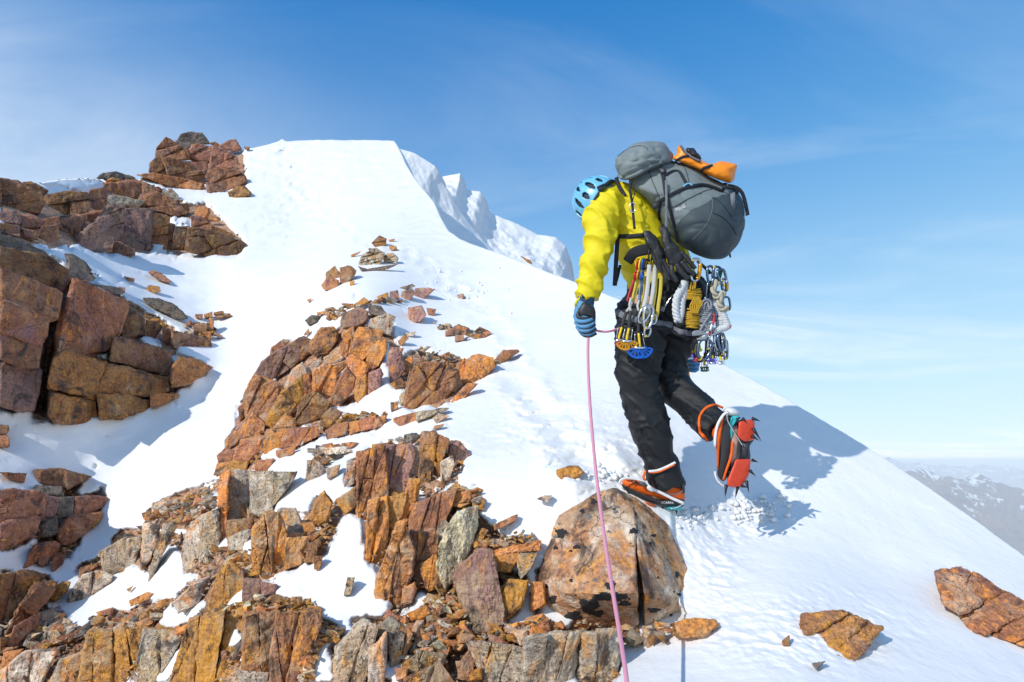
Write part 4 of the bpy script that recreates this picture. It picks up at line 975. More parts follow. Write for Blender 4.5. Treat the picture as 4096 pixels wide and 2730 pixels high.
# rubble: many chips; the largest are things of their own, the rest one mass
RUB = [(zp('G', "700,1160 860,1180 980,1010 1100,1000 1180,1270 1190,1330 1010,1400 850,1400 790,1450 800,1290"), 150, 22, 'small angular rubble chip of the orange heap under the pinnacle'),
 (zp('E', "1430,1070 1640,1030 1750,990 1860,970 2210,1050 2220,1085 1950,1095 1700,1110 1540,1095"), 120, 16, 'small chip on the rubble topping the orange front block'),
 (zp('E', "1080,400 1200,300 1420,230 1520,260 1500,360 1330,440 1200,470 1000,490 820,620 560,830 640,740"), 160, 17, 'flat scree chip on the left ridge crest'),
 (zp('G', "1040,390 1180,350 1240,430 1240,510 1100,520"), 22, 20, 'chip beside the bright orange block above the pale slab'),
 (zp('G', "1210,720 1240,680 1480,650 1620,670 1610,710 1420,740 1250,760"), 45, 15, 'pebble on the ledge above the flat ochre slab'),
 (zp('G', "1210,1310 1300,1230 1440,1220 1500,1320 1400,1340"), 30, 19, 'chip under the dark purple slab left of the snow tongue'),
 (zp('G', "190,850 290,720 290,650 160,640 120,700"), 26, 22, 'chip in the gap left of the big snow patch'),
 (zp('G', "0,1060 100,1040 270,1110 260,1150 0,1150"), 30, 17, 'chip at the right end of the rubble on the front block'),
 (zp('C', "1370,790 1440,770 1560,810 1640,840 1690,830 1840,850 1660,870 1560,900 1420,880 1380,850"), 60, 13, 'pebble on the rubble ledge of the right outcrop'),
 (zp('C', "1450,590 1540,620 1600,660 1760,660 1830,690 1700,720 1640,710 1480,640"), 34, 12, 'small stone of the scatter beneath the purple brown boulder'),
 (zp('C', "950,520 1060,480 1180,460 1300,480 1120,490 1000,530"), 26, 13, 'small stone in the line above the middle buttress'),
 (zp('C', "740,545 830,530 960,490 1050,490 900,560 830,580"), 20, 13, 'small stone left of the buttress top'),
 (zp('C', "850,1220 1000,1180 1180,1190 1160,1210 1000,1225 850,1250"), 34, 12, 'small stone along the lower right edge of the buttress'),
 (zp('C', "690,1470 740,1390 960,1380 960,1440 800,1500"), 30, 17, 'flat grey chip on the snow left of the rust pinnacle'),
 (zp('B', "1260,540 1350,480 1500,520 1560,600 1480,650 1300,620"), 30, 14, 'chip of the rubble pile at the right end of the left wall'),
 (zp('B', "1010,460 1100,480 1200,550 1290,600 1200,570 1040,490"), 18, 12, 'chip on the upper edge of the left wall'),
 (zp('E', "800,1090 960,1080 1100,1000 1140,1060 1090,1110 900,1200 780,1200"), 60, 20, 'chip among the stones beside the lower left snow patch'),
 (zp('E', "280,1080 420,1100 560,1200 680,1110 720,1180 640,1230 430,1300 380,1380 250,1380 200,1230"), 90, 22, 'chip of the dark scree in the lower left corner'),
 (zp('E', "0,1320 130,1300 60,1400 0,1420"), 10, 20, 'chip at the left edge by the pale ledges'),
 (zp('E', "2090,1400 2230,1180 2250,1290 2130,1568 2060,1568"), 40, 20, 'chip wedged in the gully right of the front block'),
 (zp('G', "230,1330 290,1200 390,1250 370,1300 290,1320"), 26, 20, 'orange chip above the narrow snow tongue'),
 (zp('G', "160,1480 210,1380 230,1480 180,1568"), 14, 20, 'chip beside the narrow snow tongue'),
 (zp('E', "1480,640 1560,640 1690,660 1760,640 1780,850 1600,740"), 34, 17, 'chip below the pale cliff face'),
 (zp('H', "540,800 780,785 770,850 560,850"), 16, 30, 'dark stone in the gap beneath the big boulder'),
 (zp('H', "80,780 260,760 300,820 140,850 60,850"), 26, 24, 'chip at the left foot of the big boulder'),
 (zp('A', "960,470 1300,620 1320,700 1000,600 760,500"), 40, 14, 'block fragment on top of the upper cliff band'),
 (zp('A', "1490,790 1700,900 1690,930 1500,850"), 26, 11, 'chip on the sloping end of the upper cliff band'),
 (zp('E', "620,1210 700,1180 1250,1190 1290,1220 1000,1230 640,1240"), 60, 16, 'chip on top of the split foreground block')]
rp = random.Random(21); CH = []
for zi, (poly, n_, sz, lab) in enumerate(RUB):
    pa = np.array(poly); x0, y0 = pa[:, :2].min(0); x1, y1 = pa[:, :2].max(0); k_ = 0; tries = 0
    while k_ < n_ and tries < n_ * 20:
        tries += 1; x, y = rp.uniform(x0, x1), rp.uniform(y0, y1)
        if not inpoly(np.array([x]), np.array([y]), poly)[0]: continue
        k_ += 1; s = sz * rp.choice([0.55, 0.7, 0.9, 1.1, 1.4, 1.9]); CH.append((s * 1.0, zi, x, y))
CW = {'O': 'orange', 'R': 'rust', 'G': 'grey', 'Y': 'pale yellow', 'B': 'brown', 'D': 'dark'}
def chip_geo(x, y, s, rnd, dof=0.018):
    d = D1(x, y) * (1 - dof - rnd.uniform(0, 0.008)); r = s * d / FPX; pts = []
    A = Matrix.Rotation(rnd.uniform(0, 6.28), 3, 'Z') @ Matrix.Rotation(rnd.uniform(-0.7, 0.7), 3, 'X') @ Matrix.Rotation(rnd.uniform(-0.6, 0.6), 3, 'Y')
    sx, sy, sz_ = rnd.uniform(0.8, 1.5), rnd.uniform(0.5, 1.0), rnd.uniform(0.22, 0.6); c = V(x, y, d)
    for _ in range(11):
        v = Vector([rnd.uniform(-1, 1) for _ in range(3)]); m = max(abs(q) for q in v); v = v / m * rnd.uniform(0.8, 1)
        pts.append(c + A @ Vector((v.x * sx * r, v.y * sy * r, v.z * sz_ * r)))
    bm = bmesh.new()
    for q in pts: bm.verts.new(q)
    rr_ = bmesh.ops.convex_hull(bm, input=bm.verts, use_existing_faces=False)
    bmesh.ops.delete(bm, geom=[e for e in set(rr_['geom_interior'] + rr_['geom_unused']) if isinstance(e, bmesh.types.BMVert) and e.is_valid], context='VERTS')
    bm.verts.index_update(); v = [tuple(q.co) for q in bm.verts]; f = [tuple(a.index for a in q.verts) for q in bm.faces]; bm.free(); return v, f
CH.sort(key=lambda t: -t[0])
PAL = [['O', 'O', 'O', 'R', 'G', 'Y'], ['O', 'O', 'Y', 'G', 'O'], ['G', 'B', 'R', 'G', 'O', 'D']]
palz = {2: 2, 8: 2, 9: 2, 10: 2, 11: 2, 13: 2, 17: 2, 23: 2, 25: 2, 26: 2, 14: 2, 16: 2}
rest = {k: MB() for k in 'OGBRD'}
for i_, (s, zi, x, y) in enumerate(CH):
    rnd = random.Random(1000 + i_); pl = rnd.choice(PAL[palz.get(zi, 0)]); dof = 0.045 if zi in (1, 8, 27) else 0.026
    geo_ = chip_geo(x, y, s, rnd, dof)
    if i_ < 290: base_ = RUB[zi][3].replace('small ', '').replace('angular ', '').replace('orange chip', 'chip').replace('grey chip', 'chip').replace('dark stone', 'stone'); zb_ = np.array(RUB[zi][0])[:, :2]; u_, v_q = (np.array([x, y]) - zb_.min(0)) / np.ptp(zb_, axis=0); lab_ = CW[pl] + ' ' + ('big ' if i_ < 60 else ('tiny ' if i_ > 190 else '')) + base_ + ', ' + ('upper ' if v_q < 0.5 else 'lower ') + ('left' if u_ < 0.4 else ('right' if u_ > 0.6 else 'middle')); lab_ = ' '.join(lab_.split()[:16]); tag(mk('stone_chip', geo_[0], geo_[1], ROCK[pl], None, False), lab_, 'stone', base_ + 's')
    else: rest[pl if pl != 'Y' else 'O'].add(geo_)
# splinters wedged upright between the foreground blocks
rs_ = random.Random(55); k_ = 0
while k_ < 230:
    x, y = rs_.uniform(-60, 2300), rs_.uniform(1750, 2740)
    if samp(MASKW, np.array([x]), np.array([y]))[0] < 0.75: continue
    k_ += 1; h_ = rs_.uniform(18, 60); w_ = h_ * rs_.uniform(0.18, 0.5); d_ = D1(x, y) * (1 - rs_.uniform(-0.004, 0.016)); ln_ = rs_.gauss(0.18, 0.22); pp = []
    for _ in range(12):
        v = Vector([rs_.uniform(-1, 1) for _ in range(3)]); v = v / max(abs(q) for q in v); u_, t_ = v.x * w_ * rs_.uniform(.8, 1), v.y * h_ * rs_.uniform(.8, 1)
        pp.append(P(x + u_ - t_ * math.sin(-ln_), y + t_ * math.cos(ln_), d_ + v.z * 0.7 * w_ * d_ / FPX + u_ * rs_.choice([-0.3, 0.5]) * d_ / FPX))
    rest[rs_.choice('OOGGRBD')].add(hullmesh(pp, 14 * d_ / FPX, 0.03, seed=k_ + 900))
# fine filler over all the bare ground
rq = random.Random(77); k_ = 0
while k_ < 4200:
    x, y = rq.uniform(-60, 2500), rq.uniform(1700, 2800)
    if samp(MASK, np.array([x]), np.array([y]))[0] < 0.55: continue
    k_ += 1; rest[rq.choice('OOGGRBBD')].add(chip_geo(x, y, rq.uniform(4, 13), rq, 0.012))
cn = {'O': 'ochre', 'G': 'grey', 'B': 'brown', 'R': 'rust', 'D': 'dark'}
for k_, mb in rest.items():
    if mb.v: tag(mb.build('rubble', ROCK[k_], None, False), '%s fine stone debris strewn between the foreground blocks' % cn[k_], 'rubble', kind='stuff')
# ------------------------------------------------------------------ cornices behind the main skyline
def ridge_wall(name, top, botm, dtop, dbot, label, nx=170, ny=60, amp=0.5, sd=0.0):
    """wind-carved snow wall: top edge and foot lines (2353 frame), with real depth and a back side"""
    top = np.array(top, float) * K; botm = np.array(botm, float) * K
    def par(a): L = np.r_[0, np.cumsum(np.linalg.norm(np.diff(a, axis=0), axis=1))]; L /= L[-1]; t = np.linspace(0, 1, nx); return np.c_[np.interp(t, L, a[:, 0]), np.interp(t, L, a[:, 1])]
    a = par(top); b = par(botm); rows = []
    for j in range(ny):
        t = j / (ny - 1); q = b * (1 - t) + a * t; d = dbot * (1 - t) + dtop * t
        rows.append(P(q[:, 0], q[:, 1], np.full(nx, d)))
    G = np.array(rows); sh = G.shape; w = G.reshape(-1, 3)
    n = fbm(w * np.array([0.35, 0.35, 0.12]) + sd, 5, 0.55) * amp + 0.10 * amp * 0.35 * fbm(w * 2.2 + sd, 4)
    fade = np.repeat(1 - np.abs(np.linspace(0, 1, ny)) ** 6, nx)
    w = w + np.array([0.25, -1, 0.0]) * (n * (0.25 + 0.75 * fade))[:, None] + np.array([0, 0, 1.0]) * (0.08 * amp * fbm(w * 1.3 + 4, 3))[:, None]
    G = w.reshape(sh); last = G[-1]
    bk = [last + np.array([0.3 * q, q, -z]) for q, z in ((0.3, 0.02), (1.0, 0.25), (2.5, 2.0), (6, 9), (12, 22))]
    return tag(gridmesh(name, np.concatenate([G, np.array(bk)], 0), SNOW), label, kind='structure')
ridge_wall('snow_cornice', [(900,335),(920,343),(945,350),(962,358),(1000,382),(1008,395),(1012,412),(1030,440),(1060,490),(1095,535),(1130,572)],
           [(880,380),(900,420),(925,460),(950,500),(975,530),(1000,560),(1030,580),(1060,590),(1090,598),(1120,600),(1150,605)], 37, 33, 'curving shaded snow wall behind the summit edge', amp=0.25)
ridge_wall('snow_cornice', [(1017,407),(1030,404),(1058,400),(1064,424),(1075,438),(1102,441),(1112,452),(1116,478),(1132,492),(1160,503),(1190,516),(1235,538),(1278,546),(1300,566),(1309,592),(1303,606),(1312,632),(1326,660)],
           [(1020,470),(1050,520),(1080,560),(1100,600),(1120,620),(1150,640),(1180,650),(1200,660),(1220,670),(1240,680),(1260,690),(1290,690),(1330,690)], 50, 40, 'overhanging snow cornice above the right skyline', amp=0.5, sd=5.0)
# ------------------------------------------------------------------ distant ranges, valley, haze
def mtn_mat():
    m, nt, b = new_mat('mountain_rock'); g = NG(nt); geo = g.n('ShaderNodeNewGeometry'); p = geo.outputs['Position']
    a = g.noise(p, 0.0016, 8, 0.65, 0.6); col = g.ramp(a, [(0.3, (0.07, 0.065, 0.075)), (0.5, (0.15, 0.10, 0.09)), (0.7, (0.28, 0.17, 0.11))])
    se = g.n('ShaderNodeSeparateXYZ'); g.l(geo.outputs['Normal'], se.inputs[0])
    sn = g.m('MULTIPLY', g.m('SUBTRACT', g.m('ADD', g.m('MULTIPLY', g.noise(g.mapping(p, (1.6, 1, 0.5)), 0.0034, 8, 0.7, 0.8), 1.5), g.m('MULTIPLY', se.outputs[2], 0.4)), 1.16), 12, True)
    sp_ = g.n('ShaderNodeSeparateXYZ'); g.l(p, sp_.inputs[0])
    sn = g.m('MULTIPLY', sn, g.m('MULTIPLY', g.m('ADD', sp_.outputs[2], 1100), 0.0016, True))
    col = g.mix(sn, col, (0.85, 0.88, 0.92)); g.l(col, b.inputs['Base Color']); b.inputs['Roughness'].default_value = 0.9
    g.l(g.bump(g.noise(p, 0.01, 8, 0.65), 1.0, 60), b.inputs['Normal']); return m
MTN = mtn_mat()
def mrange(name, dist, prof, depth, base, seed, label, wide, rough=0.34):
    prof = np.array(prof, float); ang = (prof[:, 0] / 3.136 + 3500 - CX) / FPX; el = ((CY - (1750 + prof[:, 1] / 3.136)) / FPX)
    x = ang * dist; h = (UP[2] * el + FWD[2]) / (UP[1] * el + FWD[1]) * dist
    xs = np.linspace(wide[0] * dist, wide[1] * dist, 620); ys = np.linspace(-depth, depth * 0.6, 200); X, Y = np.meshgrid(xs, ys)
    crest = np.interp(xs, x, h)
    w = np.c_[X.ravel() / dist * 9, Y.ravel() / dist * 9, np.full(X.size, seed)]
    out_l = 1 - np.minimum(ss(x[0] - .3 * dist, x[0], xs), 1) ; crest = crest + 0.012 * dist * 0.3 * fbm(np.c_[xs / dist * 22, xs * 0, xs * 0 + seed], 5, 0.6) * ((xs > x[-1]) | (xs < x[0]))
    wv = 0.10 * depth * pnoise(np.c_[xs / dist * 6, xs * 0, xs * 0 + seed + 3])
    t = (Y - wv[None]) / depth; f = np.where(t < 0, (1 + t).clip(0, 1) ** 1.15, (1 - t / 0.6).clip(0, 1))
    rid = 1 - np.abs(fbm(w * np.array([2.3, 0.9, 1]), 6, 0.55)) * 2
    Z = base + (crest[None] - base) * f + (rid.reshape(X.shape) - 0.6) * rough * (crest[None] - base).clip(200, 1e9) * (1 - f ** 6) * (0.3 + f * 0.7) * np.sin(np.clip(f, 0, 1) * math.pi) ** 0.5
    return tag(gridmesh(name, np.stack([X, Y + dist, Z], -1), MTN), label, kind='structure')
mrange('mountains', 9000, [(-900,520),(-300,470),(100,440),(300,410),(420,400),(500,393),(560,412),(620,440),(690,480),(770,495),(850,488),(930,525),(1000,520),(1085,485),(1180,445),(1250,490),(1330,550),(1400,600),(1500,618),(1620,628),(1700,690),(1780,760),(1869,700),(2100,640),(2500,700)], 3200, -1500, 2.0, 'hazy brown and blue mountain range with snow gullies at the right', (0.0, 1.5))
mrange('mountains', 22000, [(-900,300),(0,270),(120,250),(200,285),(300,320),(350,310),(420,322),(470,300),(520,335),(640,350),(700,322),(760,340),(900,365),(1000,352),(1050,380),(1120,350),(1180,355),(1240,330),(1330,350),(1450,370),(1560,340),(1700,400),(1869,385),(2400,380)], 5000, -1500, 9.0, 'pale blue farthest mountain range on the horizon', (-0.2, 1.4), 0.15)
mk('valley', [(-60000, -4000, -1500), (60000, -4000, -1500), (60000, 60000, -1500), (-60000, 60000, -1500)], [(0, 1, 2, 3)], MTN, None, False); tag(bpy.data.objects['valley'], 'far valley floor below the ridge', kind='structure')
mh = bpy.data.materials.new('air'); mh.use_nodes = True; nh = mh.node_tree; nh.nodes.clear()
pv = nh.nodes.new('ShaderNodeVolumePrincipled'); pv.inputs['Color'].default_value = (0.78, 0.88, 1.0, 1); pv.inputs['Density'].default_value = 0.00008; pv.inputs['Anisotropy'].default_value = -0.35
oh = nh.nodes.new('ShaderNodeOutputMaterial'); nh.links.new(pv.outputs[0], oh.inputs['Volume'])
X0, X1, Y0_, Y1_, Z0, Z1 = -61000, 61000, -5000, 61000, -1501, 60
hv = [(x, y, z) for x in (X0, X1) for y in (Y0_, Y1_) for z in (Z0, Z1)]
hf = [(0, 1, 3, 2), (4, 6, 7, 5), (0, 4, 5, 1), (2, 3, 7, 6), (0, 2, 6, 4), (1, 5, 7, 3)]
tag(mk('haze', hv, hf, mh, None, False, origin=(0, 0, 0)), kind='stuff', label='thin blue air between the ridge and the far mountains')
# ------------------------------------------------------------------ the climber
ZT.update({'1': (2200, 500, 1.568), '2': (2200, 1200, 1.651), '3': (2380, 980, 3.016), '4': (2400, 1500, 2.613), '5': (2240, 1100, 5.227), '6': (2400, 540, 3.074)})
def zr(z, rows):
    """rows (x,y,d,hw..) from a zoomed survey to 4096-frame px"""
    x0, y0, k = ZT[z]; return [(x0 + r[0] / k, y0 + r[1] / k, r[2]) + tuple(q / k for q in r[3:]) for r in rows]
def pol(z, s): return [q[:2] for q in zp(z, s)]
YEL = cloth('yellow_shell', (0.70, 0.585, 0.012), 0.6, 500, 0.15, 0.05, 0.3)
BLK = cloth('black_softshell', (0.007, 0.009, 0.012), 0.62, 400, 0.25, 0.25, 0.45)
STRAP = cloth('dark_webbing', (0.022, 0.024, 0.03), 0.75, 500, 0.3, 0.2)
GRY = cloth('grey_webbing', (0.16, 0.17, 0.20), 0.75, 400, 0.2, 0.15)
PACKG = cloth('grey_ripstop', (0.175, 0.21, 0.215), 0.62, 420, 0.3, 0.08, 0.4)
PACKD = cloth('slate_ripstop', (0.040, 0.058, 0.068), 0.58, 420, 0.3, 0.1, 0.4)
ORG = cloth('orange_coated', (0.95, 0.27, 0.004), 0.42, 300, 0.12, 0.06, 0.5)
BOOTO = cloth('orange_boot_fabric', (0.80, 0.13, 0.012), 0.6, 420, 0.3, 0.15)
RUB_ = solid('black_rubber', (0.028, 0.03, 0.034), 0.65)
GLB = cloth('blue_glove_shell', (0.10, 0.27, 0.47), 0.6, 300, 0.2, 0.1)
GLD = cloth('navy_knit', (0.03, 0.08, 0.15), 0.8, 300, 0.4, 0.2)
LEA = cloth('black_leather', (0.02, 0.021, 0.024), 0.5, 120, 0.3, 0.3, 0.5)
HELM = solid('blue_helmet_shell', (0.16, 0.48, 0.72), 0.3)
LINER = solid('dark_liner', (0.02, 0.03, 0.05), 0.7)
SKIN = solid('skin', (0.55, 0.34, 0.26), 0.5)
SILV = solid('polished_alloy', (0.72, 0.76, 0.80), 0.22, 1.0)
BALL = solid('blue_grey_alloy', (0.16, 0.22, 0.30), 0.25, 1.0)
STEEL = solid('black_steel', (0.035, 0.035, 0.04), 0.4, 0.7)
REDP = solid('red_plate', (0.80, 0.07, 0.025), 0.38)
TEAL = solid('teal_rubber', (0.03, 0.42, 0.45), 0.5)
WHT = solid('white_strap', (0.70, 0.70, 0.70), 0.6)
GOLDA = solid('gold_anodised', (0.80, 0.36, 0.02), 0.3, 0.7)
BLUA = solid('blue_anodised', (0.015, 0.14, 0.62), 0.3, 0.6)
PNKA = solid('pink_anodised', (0.62, 0.09, 0.18), 0.3, 0.6)
GRNA = solid('green_anodised', (0.01, 0.08, 0.05), 0.3, 0.6)
VIOA = solid('violet_anodised', (0.12, 0.10, 0.65), 0.3, 0.6)
REDA = solid('red_anodised', (0.62, 0.015, 0.02), 0.3, 0.6)
YELT = solid('yellow_tape', (0.80, 0.55, 0.01), 0.5)
WEBW = twist_mat('white_sling_webbing', (0.50, 0.49, 0.47), (0.72, 0.71, 0.68), 900)
WEBY = twist_mat('yellow_sling_webbing', (0.62, 0.45, 0.03), (0.75, 0.62, 0.12), 900)
WEBR = twist_mat('red_sling_webbing', (0.55, 0.02, 0.03), (0.62, 0.10, 0.12), 900)
WEBB = twist_mat('blue_sling_webbing', (0.02, 0.10, 0.28), (0.35, 0.45, 0.55), 900)
ROPEP = twist_mat('pink_rope', (0.66, 0.16, 0.30), (0.90, 0.52, 0.62), 1500)
CORDG = twist_mat('gold_cord', (0.36, 0.19, 0.005), (0.74, 0.45, 0.03), 900)
CORDS = twist_mat('grey_striped_cord', (0.07, 0.08, 0.10), (0.50, 0.53, 0.58), 900)
CORDW = twist_mat('white_cord', (0.42, 0.46, 0.50), (0.80, 0.81, 0.82), 600)
CORDC = twist_mat('cream_cord', (0.42, 0.38, 0.28), (0.60, 0.56, 0.45), 900)

pc = V(2560, 2030, 2.98)
def folds(o, amp, along=26, across=7, seed=0.0, soft=1.0):
    ax = np.array([0.15, 0.1, 1.0])
    def fn(p):
        q = p * np.array([across, across, along]) + seed
        q[:, 2] += p[:, 0] * 22
        n = pnoise(q * 0.55); m = pnoise(p * 7 + seed + 3); k = pnoise(p * np.array([9, 9, 30]) + seed + 9 + n[:, None] * 0.8)
        rid = (1 - np.abs(k) * 3.2).clip(0, 1) ** 1.3
        big = (1 - np.abs(pnoise(p * np.array([7, 7, 13]) + np.c_[p[:, 2] * 5, p[:, 0] * 5, p[:, 0] * 9] + seed + 40)) * 2.6).clip(0, 1)
        return amp * (1.0 * rid ** 1.5 * (0.35 + m).clip(0, 1) * soft + 1.1 * big ** 1.5 - 0.45 + 0.3 * n)
    return displace(o, fn)
# the body under the clothes: one continuous figure
mb = MB()
hd = V(*zr('1', [(300, 470, 3.0)])[0][:3])
mb.add(tube_px(zr('1', [(600, 1000, 3.04, 110), (590, 820, 3.03, 105), (530, 640, 3.03, 120), (450, 500, 3.02, 90), (370, 440, 3.0, 45), (320, 455, 3.0, 52), (280, 480, 3.0, 64), (255, 510, 3.0, 60), (235, 530, 3.0, 30)]), 40, 18))
mb.add(tube_px(zr('1', [(380, 470, 2.93, 60), (320, 660, 2.92, 52), (270, 900, 2.9, 40), (225, 1100, 2.88, 30), (215, 1180, 2.87, 40)]), 24, 12))
mb.add(tube_px(zr('1', [(560, 520, 3.15, 60), (760, 850, 3.22, 52), (860, 1150, 3.3, 42), (895, 1440, 3.32, 32), (900, 1500, 3.32, 36)]), 24, 12))
mb.add(tube_px(zr('2', [(640, -20, 3.02, 110), (600, 250, 3.02, 105), (590, 560, 2.99, 80), (670, 850, 2.98, 75), (740, 1150, 2.97, 55), (740, 1290, 2.97, 50), (560, 1290, 2.95, 40)]), 36, 14))
mb.add(tube_px(zr('2', [(760, -20, 3.1, 110), (800, 300, 3.12, 100), (810, 520, 3.1, 78), (960, 740, 2.98, 72), (1120, 840, 2.9, 52), (1200, 860, 2.87, 48), (1190, 1080, 2.86, 38)]), 36, 14))
person = mb.build('person', SKIN, None, True, origin=pc); remesh(person, 0.012, 4)
tag(person, 'climber seen from behind in yellow jacket, black trousers and blue helmet, stepping up', 'person')
# jacket
mb = MB()
mb.add(tube_px(zr('1', [(655, 985, 3.04, 165), (615, 900, 3.04, 158), (585, 800, 3.03, 150), (560, 700, 3.02, 152), (520, 590, 3.02, 160), (475, 500, 3.01, 140), (420, 430, 3.0, 92), (365, 415, 3.0, 56), (330, 440, 3.0, 48)]), 40, 22, rbk=0.9))
mb.add(tube_px(zr('1', [(430, 400, 2.98, 40), (372, 470, 2.96, 95), (325, 570, 2.93, 108), (318, 690, 2.92, 104), (303, 790, 2.91, 92), (270, 890, 2.9, 88), (250, 980, 2.89, 82), (240, 1050, 2.885, 77), (237, 1100, 2.88, 74)]), 34, 20))
mb.add(tube_px(zr('1', [(520, 520, 3.12, 110), (760, 800, 3.22, 95), (855, 1100, 3.3, 75), (892, 1360, 3.32, 55), (897, 1430, 3.32, 46)]), 30, 16))
jk = mb.build('jacket', YEL, person); remesh(jk, 0.0075, 5); folds(jk, 0.015, along=11, across=4, seed=2.0, soft=0.35)
# cuff tab and back seam
MB().add(sweep(P(*np.array([(q[0], q[1], q[2]) for q in zr('5', [(440, 330, 2.86), (420, 480, 2.86), (340, 560, 2.86), (315, 650, 2.86)])]).T), 0.006, 0.003)).build('cuff_tab', YEL, jk)
# trousers
mb = MB()
mb.add(tube_px(zr('2', [(710, -150, 3.05, 190, 150), (745, -20, 3.06, 300, 190), (740, 110, 3.06, 300, 190), (710, 220, 3.06, 245, 180)]), 16, 22))
L1 = [(600, 60, 3.0, 165), (600, 200, 3.0, 165), (595, 330, 3.0, 158), (580, 470, 2.99, 148), (588, 590, 2.98, 127), (622, 700, 2.98, 128), (655, 810, 2.98, 130), (690, 940, 2.98, 120), (712, 1040, 2.98, 103), (748, 1120, 2.98, 112), (766, 1225, 2.98, 124)]
mb.add(tube_px(zr('2', L1), 44, 22))
L2 = [(820, 60, 3.1, 175), (825, 250, 3.12, 136), (800, 380, 3.12, 112), (790, 490, 3.1, 112), (848, 600, 3.06, 116), (935, 680, 3.0, 112), (1010, 755, 2.95, 108), (1065, 820, 2.91, 116), (1100, 850, 2.89, 118)]
mb.add(tube_px(zr('2', L2), 44, 22))
tr = mb.build('trousers', BLK, person); remesh(tr, 0.0085, 4); folds(tr, 0.011, along=11, across=4.5, seed=11.0, soft=0.9)
def bvh_of(*objs):
    vs, fs = [], []
    for o in objs:
        n = len(vs); off = Vector((0, 0, 0)); q = o
        while q is not None: off += Vector(q.location); q = q.parent
        vs.extend([v.co + off for v in o.data.vertices]); fs.extend([[i + n for i in p.vertices] for p in o.data.polygons])
    return BVHTree.FromPolygons(vs, fs)
def hit(bv, px, py, dflt):
    r = V(px, py, 1.0); L = r.length; h = bv.ray_cast(Vector((0, 0, 0)), r / L)
    return h[3] / L if h[0] is not None else dflt
def ribbon_on(bv, rows, hw, mat, name, parent, off=0.004, th=0.003, n=30, dflt=3.0):
    """webbing lying on a surface: rows of px points"""
    R_ = crom([r[:2] for r in rows], n); dd = [hit(bv, x, y, None) for x, y in R_]
    known = [i for i, d in enumerate(dd) if d is not None]
    dd = np.interp(range(n), known, [dd[i] for i in known]) if known else np.full(n, dflt)
    dd = np.convolve(np.r_[dd[0], dd, dd[-1]], [0.25, 0.5, 0.25], 'valid')
    return MB().add(sweep(P(R_[:, 0], R_[:, 1], dd - off), hw * dd.mean() / FPX, th, seg=8, power=4)).build(name, mat, parent)
btr = bvh_of(tr); bjk = bvh_of(jk)
z3 = lambda s: pol('3', s); z4 = lambda s: pol('4', s); z6 = lambda s: pol('6', s); z1 = lambda s: pol('1', s); z2 = lambda s: pol('2', s); z5 = lambda s: pol('5', s)
# harness
hb = MB().add(tube_px(zr('3', [(395, 200, 2.93, 62, 20), (470, 100, 2.89, 66, 20), (600, 60, 2.87, 68, 20), (720, 60, 2.87, 60, 20), (900, 130, 2.90, 45, 20), (1080, 240, 2.95, 35, 20)]), 30, 14, power=3.5)).build('hip_belt', STRAP, person)
ribbon_on(btr, z3("268,800 330,850 480,900 650,930 800,950 935,970"), 13, GRY, 'harness', person, 0.008, 0.005)
ribbon_on(btr, z3("268,860 330,915 480,960 650,985 800,1005 935,1010"), 8, STRAP, 'harness', person, 0.012, 0.005)
ribbon_on(btr, z3("905,990 1000,1040 1100,1062 1200,1068 1230,1065"), 11, GRY, 'harness', person, 0.008, 0.005)
ribbon_on(btr, z3("905,1025 1000,1078 1100,1102 1200,1108 1230,1105"), 8, STRAP, 'harness', person, 0.012, 0.005)
ribbon_on(btr, z3("310,700 380,720 470,730 560,740"), 8, STRAP, 'harness', person, 0.012, 0.004)
MB().add(line_px(zr('3', [(940, 600, 2.86), (840, 750, 2.86)]), 0.003, n=4)).build('harness', SILV, person)
MB().add(slab(z3("800,740 855,760 830,810 785,790"), 2.855, 0.004)).build('harness', GRY, person)
# pack straps over the jacket
ribbon_on(bjk, z1("415,330 430,380 470,445"), 8, STRAP, 'shoulder_strap', person, 0.01)
ribbon_on(bjk, z1("430,700 500,700 560,695 620,690"), 9, STRAP, 'shoulder_strap', person, 0.006)
MB().add(sweep(P(*np.array([q[:3] for q in zr('1', [(425, 700, 2.93), (418, 800, 2.92), (412, 900, 2.92), (406, 1010, 2.92)])]).T), 0.0105, 0.0025, power=4, seg=8)).build('shoulder_strap', STRAP, person)
MB().add(sweep(P(*np.array([q[:3] for q in zr('1', [(440, 880, 2.95), (425, 950, 2.94), (408, 1008, 2.93)])]).T), 0.007, 0.0025, power=4, seg=8)).build('shoulder_strap', STRAP, person)
